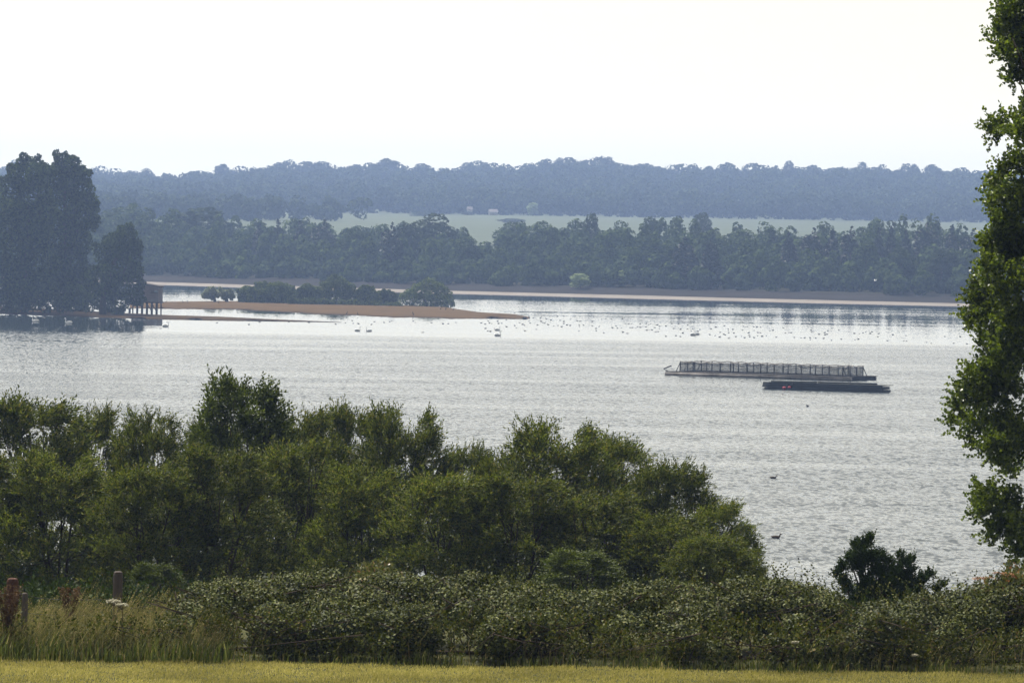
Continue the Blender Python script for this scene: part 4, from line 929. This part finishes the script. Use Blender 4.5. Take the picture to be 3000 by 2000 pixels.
# ------------------------------------------------------------------ bramble hedge
HTOP = [(480, 1790), (540, 1745), (600, 1695), (700, 1662), (850, 1650), (1000, 1672), (1100, 1664), (1250, 1655), (1350, 1655), (1450, 1692), (1600, 1705), (1800, 1692), (2100, 1692), (2300, 1690), (2420, 1724), (2600, 1742), (2750, 1732), (2820, 1705), (2870, 1690), (3000, 1690), (3300, 1680)]
def bramble(px0, px1, label, seed, nl):
    rng = np.random.default_rng(seed); pm = (px0 + px1) / 2; base = at(pm, 1900, 73.5); base[2] = ZF
    t = thing('bramble_bush', label, 'bush', tuple(base), group='bramble bushes along the field edge')
    cl = []; n = int((px1 - px0) / 13)
    for k in range(n):
        px = rng.uniform(px0, px1); dep = rng.beta(1.6, 1.2); Y = 72.0 + dep * 4.0
        top = at(px, interp(px, HTOP), Y)[2] - ZF; hgt = top * (.50 + .5 * min(1, dep * 1.25) ** .8) * rng.uniform(.84, 1.04); r = rng.uniform(.22, .48)
        cl.append((at(px, 1800, Y)[0] - base[0], Y - base[1], max(.05, hgt - r * .85), r * 1.1, r * 1.1, r * .85))
    holl = [(1210, 1745, 60, 40), (1450, 1755, 75, 40), (1900, 1800, 70, 35), (2455, 1820, 60, 45), (870, 1760, 55, 35), (2900, 1880, 70, 50), (1300, 1885, 40, 70), (1740, 1880, 35, 60), (700, 1860, 60, 50), (2160, 1850, 50, 40)]
    def hollow(c):
        for hx_, hy_, rx_, ry_ in holl:
            q = at(hx_, hy_, 72.8) - base
            if ((c[0] - q[0]) / (rx_ / 118)) ** 2 + ((c[2] - q[2]) / (ry_ / 118)) ** 2 < 1 and c[1] < (.9 if hy_ < 1840 else .1): return True
        return False
    for k in range(n // 2):
        px = rng.uniform(px0, px1); Y = rng.uniform(71.9, 73.0); r = rng.uniform(.16, .34); cl.append((at(px, 1800, Y)[0] - base[0], Y - base[1], rng.uniform(.1, .6), r, r, r))
    cl = [c for c in cl if not hollow(c)]
    P, d = shell_points(cl, nl, rng, .6, 1.06, .3, .5)
    k = P[:, 2] > -.05; P, d = P[k], d[k]
    nrm = unit(d * .7 + np.array([0, -.3, .45]) + rng.normal(size=P.shape) * .55); ax = unit(np.cross(nrm, rand_dirs(len(P), rng)))
    s = rng.uniform(.034, .062, len(P))
    parts = [quads(P, ax, nrm, s, s * .78)]
    # shoots standing out of the outline
    Q, dq = shell_points(cl, 110, rng, .95, 1.1, .8, .8)
    T = [spray_template(9, .3, .05, .034, rng, .5, 1.0)]
    parts.append(sprays(Q, unit(dq + np.array([0, 0, .9])), T, rng))
    obj('crown', mesh_from('crown', *join(*parts)), M['bramble'], t)
    b = MB()
    for k in range(26):
        c = cl[rng.integers(0, len(cl))]; x = c[0] + rng.normal() * .2; y = c[1] - .2
        b.tube([(x, -.25, .03), (x, y, .12), (x + rng.normal() * .15, y - .05, c[2] * .6 + .2), (x + rng.normal() * .4, y - .25, c[2] + .2), (x + rng.normal() * .6, y - .4, c[2] * .8)], [.014, .012, .01, .008, .005], 5)
    xs_ = [c[0] for c in cl]; b.tube([(min(xs_), -.3, .03), (0, -.2, .05), (max(xs_), -.3, .03)], .03, 5)
    obj('stem', b.mesh('stem', True), M['bark'], t)
for k, (a, b, lab) in enumerate([(520, 900, 'bramble bush at the left end of the hedge beside the tall dry grass'), (860, 1220, 'bramble bush carrying the cream flower heads'), (1180, 1520, 'bramble bush with a deep dark hollow left of the middle'),
        (1480, 1860, 'bramble bush below the domed willow in the middle of the hedge'), (1820, 2200, 'bramble bush below the right end of the willows'), (2160, 2480, 'bramble bush left of the small dark shrub'), (2440, 2780, 'bramble bush directly below the small dark shrub'), (2740, 3250, 'bramble bush at the right end of the hedge under the poplar')]):
    bramble(a, b, lab, 90 + k, 25000)

# elders with flower heads
def elder(name, px, top, wpx, Y, label, flower, nfl, seed, leafmat='elder'):
    rng = np.random.default_rng(seed); p = at(px, top, Y); z = float(near_z(p[0], Y)); h = p[2] - z; w_ = wpx * Y / FPX
    t = thing(name, label, 'bush', (p[0], Y, z)); cl = []
    for k in range(12):
        r = rng.uniform(.18, .32); cl.append((rng.uniform(-.5, .5) * (w_ - r), rng.uniform(-.5, .5), h * rng.uniform(.35, 1) - r, r, r, r))
    P, d = shell_points(cl, 700, rng, .6, 1, .3, .4); T = [spray_template(7, .16, .085, .038, rng, .3, 1.1)]
    obj('crown', mesh_from('crown', *sprays(P, unit(d + np.array([0, 0, .6])), T, rng)), M[leafmat], t)
    b = MB()
    for c in cl: b.tube([(c[0] * .2, 0, -.2), (c[0] * .7, c[1] * .5, c[2] * .6), (c[0], c[1], c[2])], [.03, .018, .008], 5)
    obj('trunk', b.mesh('trunk', True), M['bark'], t)
    for k in range(nfl):
        x = rng.uniform(-.45, .45) * w_; y = -rng.uniform(.1, .45); zz = h - .02 - abs(x) / w_ * .18 - rng.uniform(0, .1); V = []
        n = 90; a = rng.uniform(0, 6.28, n); q = np.sqrt(rng.random(n)) * rng.uniform(.07, .12); P = np.stack([x + q * np.cos(a), y + q * np.sin(a), zz + .02 - q * q * 2 + rng.normal(size=n) * .006], 1)
        nr = unit(np.array([0, 0, 1.]) + rng.normal(size=(n, 3)) * .3); ax = unit(np.cross(nr, rand_dirs(n, rng)))
        obj('flower_head', mesh_from('flower_head', *quads(P, ax, nr, .024, .022)), flower, t)
cream = foliage('cream_petals', (.30, .27, .15), (.40, .36, .22), .25, .7, .2, .05); rust = foliage('rusty_flower', (.22, .10, .045), (.32, .16, .07), .25, .7, .2, .1); white_p = foliage('white_petals', (.30, .28, .19), (.42, .40, .30), .25, .7, .2, .05)
elder('elder_bush', 1115, 1662, 120, 75.5, 'elder bush with cream flower heads on top of the brambles', cream, 7, 111)
elder('elder_bush', 2925, 1668, 190, 75.5, 'elder bush with rusty red flower heads at the right edge', rust, 9, 112)

# ------------------------------------------------------------------ fence
post_m = solid('grey_brown_post', (.13, .11, .10), (.07, .058, .052), 5, .9, (1, 1, .25), .4); rust_m = solid('reddish_post', (.12, .062, .045), (.065, .034, .026), 5, .9, (1, 1, .3), .4); wire_m = solid('dull_wire', (.10, .10, .095), None, 5, .6)
def post(px, top, wpx, Y, label, mat, ground=None):
    p = at(px, top, Y); h = p[2] - ZF; w_ = wpx * Y / FPX
    b = MB(); n = 10; r = w_ / 2
    b.tube([(0, 0, -.3), (0, 0, h * .5), (0.005, 0, h - .06), (.005, 0, h - .015), (.005, 0, h)], [r * 1.03, r, r, r * .86, r * .45], n)
    o = obj('fence_post', b.mesh('post', False), mat, None, (p[0], Y, ZF)); tag(o, label, 'fence post', 'fence posts at the left'); return p
post(345, 1672, 29, 76, 'single grey brown wooden post with a rounded top in the dry grass', post_m)
post(36, 1692, 36, 74.5, 'thick reddish wooden post at the left edge', rust_m)
post(72, 1735, 19, 72.8, 'thin dark wooden post just right of the thick reddish one', post_m)
for k, (y0, y1, lab) in enumerate(((1738, 1756, 'upper wire strung from the left posts to the round topped post'), (1793, 1800, 'lower wire running through the dry grass from the left posts'))):
    P = []
    for i in range(15):
        t = i / 14; px = -300 + t * 640; P.append(at(px, y0 - 8 + (y1 - y0 + 8) * t + 6 * math.sin(t * math.pi * 2) ** 2, 73.0 + 2.85 * max(0, (px - 72) / 273)) if px > 72 else at(px, y0 - 6 + 12 * t, 72.9))
    b = MB(); b.tube(P, .0045, 5); o = obj('fence_wire', b.mesh('wire', True), wire_m); tag(o, lab, 'fence wire')

# hogweed and dock plants
def hogweed(px, py, Y, wpx, label, seed):
    rng = np.random.default_rng(seed); p = at(px, py, Y); h = p[2] - ZF; R_ = wpx * Y / FPX / 2
    t = thing('hogweed', label, 'wild flower', (p[0], Y, ZF), group='hogweed in the dry grass')
    n = 220; a = rng.uniform(0, 6.28, n); q = np.sqrt(rng.random(n)) * R_; P = np.stack([q * np.cos(a), q * np.sin(a), h - q * q * 1.8 + rng.normal(size=n) * .006], 1)
    nr = unit(np.array([0, 0, 1.]) + rng.normal(size=(n, 3)) * .25); ax = unit(np.cross(nr, rand_dirs(n, rng))); obj('flower_head', mesh_from('flower_head', *quads(P, ax, nr, .03, .028)), white_p, t)
    b = MB(); b.tube([(0, 0, 0), (.02, 0, h * .5), (0, 0, h - .05)], [.012, .009, .006], 6)
    for k in range(9):
        a = k * .7; b.tube([(0, 0, h - .09), (math.cos(a) * R_ * .8, math.sin(a) * R_ * .8, h - .03)], .003, 4)
    obj('stem', b.mesh('stem', True), solid('weed_stem', (.09, .075, .03), None, 4, .8), t)
hogweed(333, 1757, 72.4, 42, 'flat cream hogweed flower in front of the round topped post, left one', 121)
hogweed(358, 1768, 72.2, 36, 'flat cream hogweed flower in front of the round topped post, lower right one', 122)
for k, (px, py, Y, lab) in enumerate(((1420, 1865, 71.9, 'small pale umbel flower in the weeds below the middle brambles'), (2682, 1918, 71.6, 'pale umbel flower in the weeds below the dark shrub'), (2330, 1880, 71.7, 'little white umbel flower in the weeds near the middle right'))): hogweed(px, py, Y, 16, lab, 123 + k)
def dock(px, py, Y, label, seed, wd=.5):
    rng = np.random.default_rng(seed); p = at(px, py, Y); h = p[2] - ZF
    t = thing('dock_plant', label, 'wild plant', (p[0], Y, ZF), group='rusty docks by the fence')
    for j in range(7):
        c, q = math.cos(j * .9), math.sin(j * .9); n = 130; u = rng.random(n)
        P = np.stack([c * u * wd * .4 + rng.normal(size=n) * .022, q * u * wd * .4 + rng.normal(size=n) * .022, h * (.45 + .55 * u)], 1)
        nr = rand_dirs(n, rng); ax = unit(np.cross(nr, rand_dirs(n, rng)))
        b = MB(); b.tube([(0, 0, 0), (c * wd * .15, q * wd * .15, h * .45), (c * wd * .4, q * wd * .4, h)], [.008, .006, .003], 4)
        st = obj('stem', b.mesh('stem', True), rust_leaf, t); obj('seed_head', mesh_from('seed_head', *quads(P, ax, nr, .04, .028)), rust_leaf, st)
rust_leaf = foliage('rusty_dock', (.06, .036, .019), (.115, .07, .034), .2, .8, .05, .1)
dock(25, 1715, 72.0, 'rusty dock plant in front of the thick reddish post', 131); dock(205, 1722, 73.4, 'rusty dock plant standing between the left posts and the round topped post', 132, .35); dock(-40, 1735, 72, 'rusty dock plant half out of view at the left edge', 133)

# ------------------------------------------------------------------ grasses (stuff)
def blades(n, xr, yr, hr, wd, rng, lean=.35, wind=.15, seed_frac=0., zoff=0., dens=None):
    x = rng.uniform(*xr, n); y = rng.uniform(*yr, n)
    if dens is not None:
        k = rng.random(n) < dens(x, y); x, y = x[k], y[k]; n = len(x)
    h = rng.uniform(*hr, n) * (.8 + .3 * np.sin(x * 3.3 + 1.7 * np.sin(y * 2.7)) * np.sin(x * 1.1 + y * 3.1) + .12 * np.sin(x * 9.1)); a = rng.uniform(0, 6.28, n); l = rng.random(n) * lean * h; z = near_z(x, y)
    B = np.stack([x, y, z + zoff], 1); mid = B + np.stack([np.cos(a) * l * .3, np.sin(a) * l * .3, h * .6], 1); tip = B + np.stack([np.cos(a) * l + wind * h, np.sin(a) * l, h], 1)
    s = np.stack([np.cos(a + 1.57), np.sin(a + 1.57) * .3, np.zeros(n)], 1) * wd
    V = np.empty((n, 4, 3)); V[:, 0] = B - s * .5; V[:, 1] = B + s * .5; V[:, 2] = mid + s * .4; V[:, 3] = mid - s * .4
    V2 = np.empty((n, 4, 3)); V2[:, 0] = mid - s * .4; V2[:, 1] = mid + s * .4; V2[:, 2] = tip + s * .06; V2[:, 3] = tip - s * .06
    return join((V.reshape(-1, 3), np.arange(4 * n).reshape(-1, 4)), (V2.reshape(-1, 3), np.arange(4 * n).reshape(-1, 4))), tip
rng = np.random.default_rng(141)
M['lawn'] = foliage('mown_grass', (.21, .198, .044), (.36, .315, .090), .4, .6, .1, 0, .6, cc=(.42, .36, .15))
(V, F), _ = blades(100000, (-9.5, 9.5), (66.5, 71.5), (.025, .06), .012, rng)
(V2, F2), _ = blades(1500, (-9.5, 9.5), (67, 71.5), (.06, .13), .007, rng)
tag(obj('mown_grass', mesh_from('mown_grass', *join((V, F), (V2, F2))), M['lawn']), 'short sunlit yellow green grass of the field in front', 'grass', kind='stuff')
M['hay'] = foliage('dry_grass', (.100, .098, .030), (.200, .180, .062), .35, .7, .06, 0, .8, cc=(.34, .25, .13)); M['greengrass'] = foliage('green_grass', (.034, .05, .009), (.10, .115, .024), .4, .6, .08, 0, 1.6, cc=(.22, .18, .07))
hx = at(570, 1800, 73)[0]
(V, F), tip = blades(8000, (-10.5, hx + .4), (71.6, 76.5), (.30, .74), .010, rng, .6, .25)
n = len(tip); P = np.repeat(tip, 5, 0) - np.tile(np.linspace(0, .12, 5), n)[:, None] * np.array([.5, 0, 1]); nr = rand_dirs(len(P), rng); ax = unit(np.array([.5, 0, .8]) + rng.normal(size=P.shape) * .4)
tag(obj('tall_dry_grass', mesh_from('tall_dry_grass', *join((V, F), quads(P, ax, unit(np.cross(ax, nr)), .035, .010))), M['hay']), 'tall buff seeding grass around the fence posts', 'grass', kind='stuff')
(V, F), _ = blades(15000, (-10.5, hx + .6), (71.2, 74.5), (.08, .5), .016, rng, .8, .1, dens=lambda x, y: .45 + .55 * np.sin(x * 3.1 + np.sin(y * 2.2)) ** 2)
(V2, F2), _ = blades(3800, (hx, 10.5), (71.2, 72.2), (.06, .26), .013, rng, .7, .1, dens=lambda x, y: .35 + .65 * (np.sin(x * 2.3 + np.sin(x * .9) * 2) > .1))
tag(obj('rough_green_grass', mesh_from('rough_green_grass', *join((V, F), (V2, F2))), M['greengrass']), 'rough green grass along the foot of the hedge', 'grass', kind='stuff')
(V, F), tip = blades(650, (hx, 10.5), (71.6, 72.4), (.3, .65), .008, rng, .5, .25, dens=lambda x, y: .5 + .5 * np.sin(x * 1.7) * np.sin(x * .63 + 1))
n = len(tip); P = np.repeat(tip, 5, 0) - np.tile(np.linspace(0, .12, 5), n)[:, None] * np.array([.5, 0, 1]); nr = rand_dirs(len(P), rng); ax = unit(np.array([.5, 0, .8]) + rng.normal(size=P.shape) * .4)
tag(obj('dry_grass_tufts', mesh_from('dry_grass_tufts', *join((V, F), quads(P, ax, unit(np.cross(ax, nr)), .035, .010))), M['hay']), 'dry grass tufts in front of the brambles', 'grass', kind='stuff')
n = 2600; x = rng.uniform(-10, 10, n); y = rng.uniform(71.7, 72.7, n); hmax = np.where(x < hx, .45, .55 + .25 * np.sin(x * 2.1) * np.sin(x * .8)); P = np.stack([x, y, ZF + rng.random(n) * hmax], 1)
T = [spray_template(9, .22, .07, .036, rng, .2, 1.0), spray_template(7, .16, .06, .04, rng, .3, 1.0)]
tag(obj('weeds', mesh_from('weeds', *sprays(P, np.tile([0, -.15, 1.], (n, 1)) + rng.normal(size=(n, 3)) * .35, T, rng)), M['weed']), 'nettles and low weeds along the foot of the brambles', 'weeds', kind='stuff')
# scrub on the slope between hedge and willows
n = 4200; x = rng.uniform(-13, 13, n); y = rng.uniform(79, 100, n); P = np.stack([x, y, near_z(x, y) + rng.random(n) * .25], 1)
tag(obj('slope_undergrowth', mesh_from('slope_undergrowth', *sprays(P, np.tile([0, 0, 1.], (n, 1)) + rng.normal(size=(n, 3)) * .4, [spray_template(10, .45, .12, .06, rng, .3, 1.0)], rng)), M['oak']), 'dark undergrowth on the slope under the willows', 'undergrowth', kind='stuff')

# ------------------------------------------------------------------ haze
b = MB(); b.box((0, 2020, 36), (2800, 4360, 84)); hz = obj('haze', b.mesh('haze')); tag(hz, kind='stuff'); hz['label'] = 'pale blue summer haze over the lake'; hz['category'] = 'haze'
mt = bpy.data.materials.new('haze_air'); mt.use_nodes = True; nt = mt.node_tree
nt.nodes.remove(nt.nodes['Principled BSDF']); pv = nt.nodes.new('ShaderNodeVolumePrincipled')
pv.inputs['Color'].default_value = (.42, .585, .98, 1); pv.inputs['Density'].default_value = 0.00014; pv.inputs['Anisotropy'].default_value = 0.3
nt.links.new(pv.outputs[0], nt.nodes['Material Output'].inputs['Volume'])
hz.data.materials.append(mt); hz.display_type = 'WIRE'
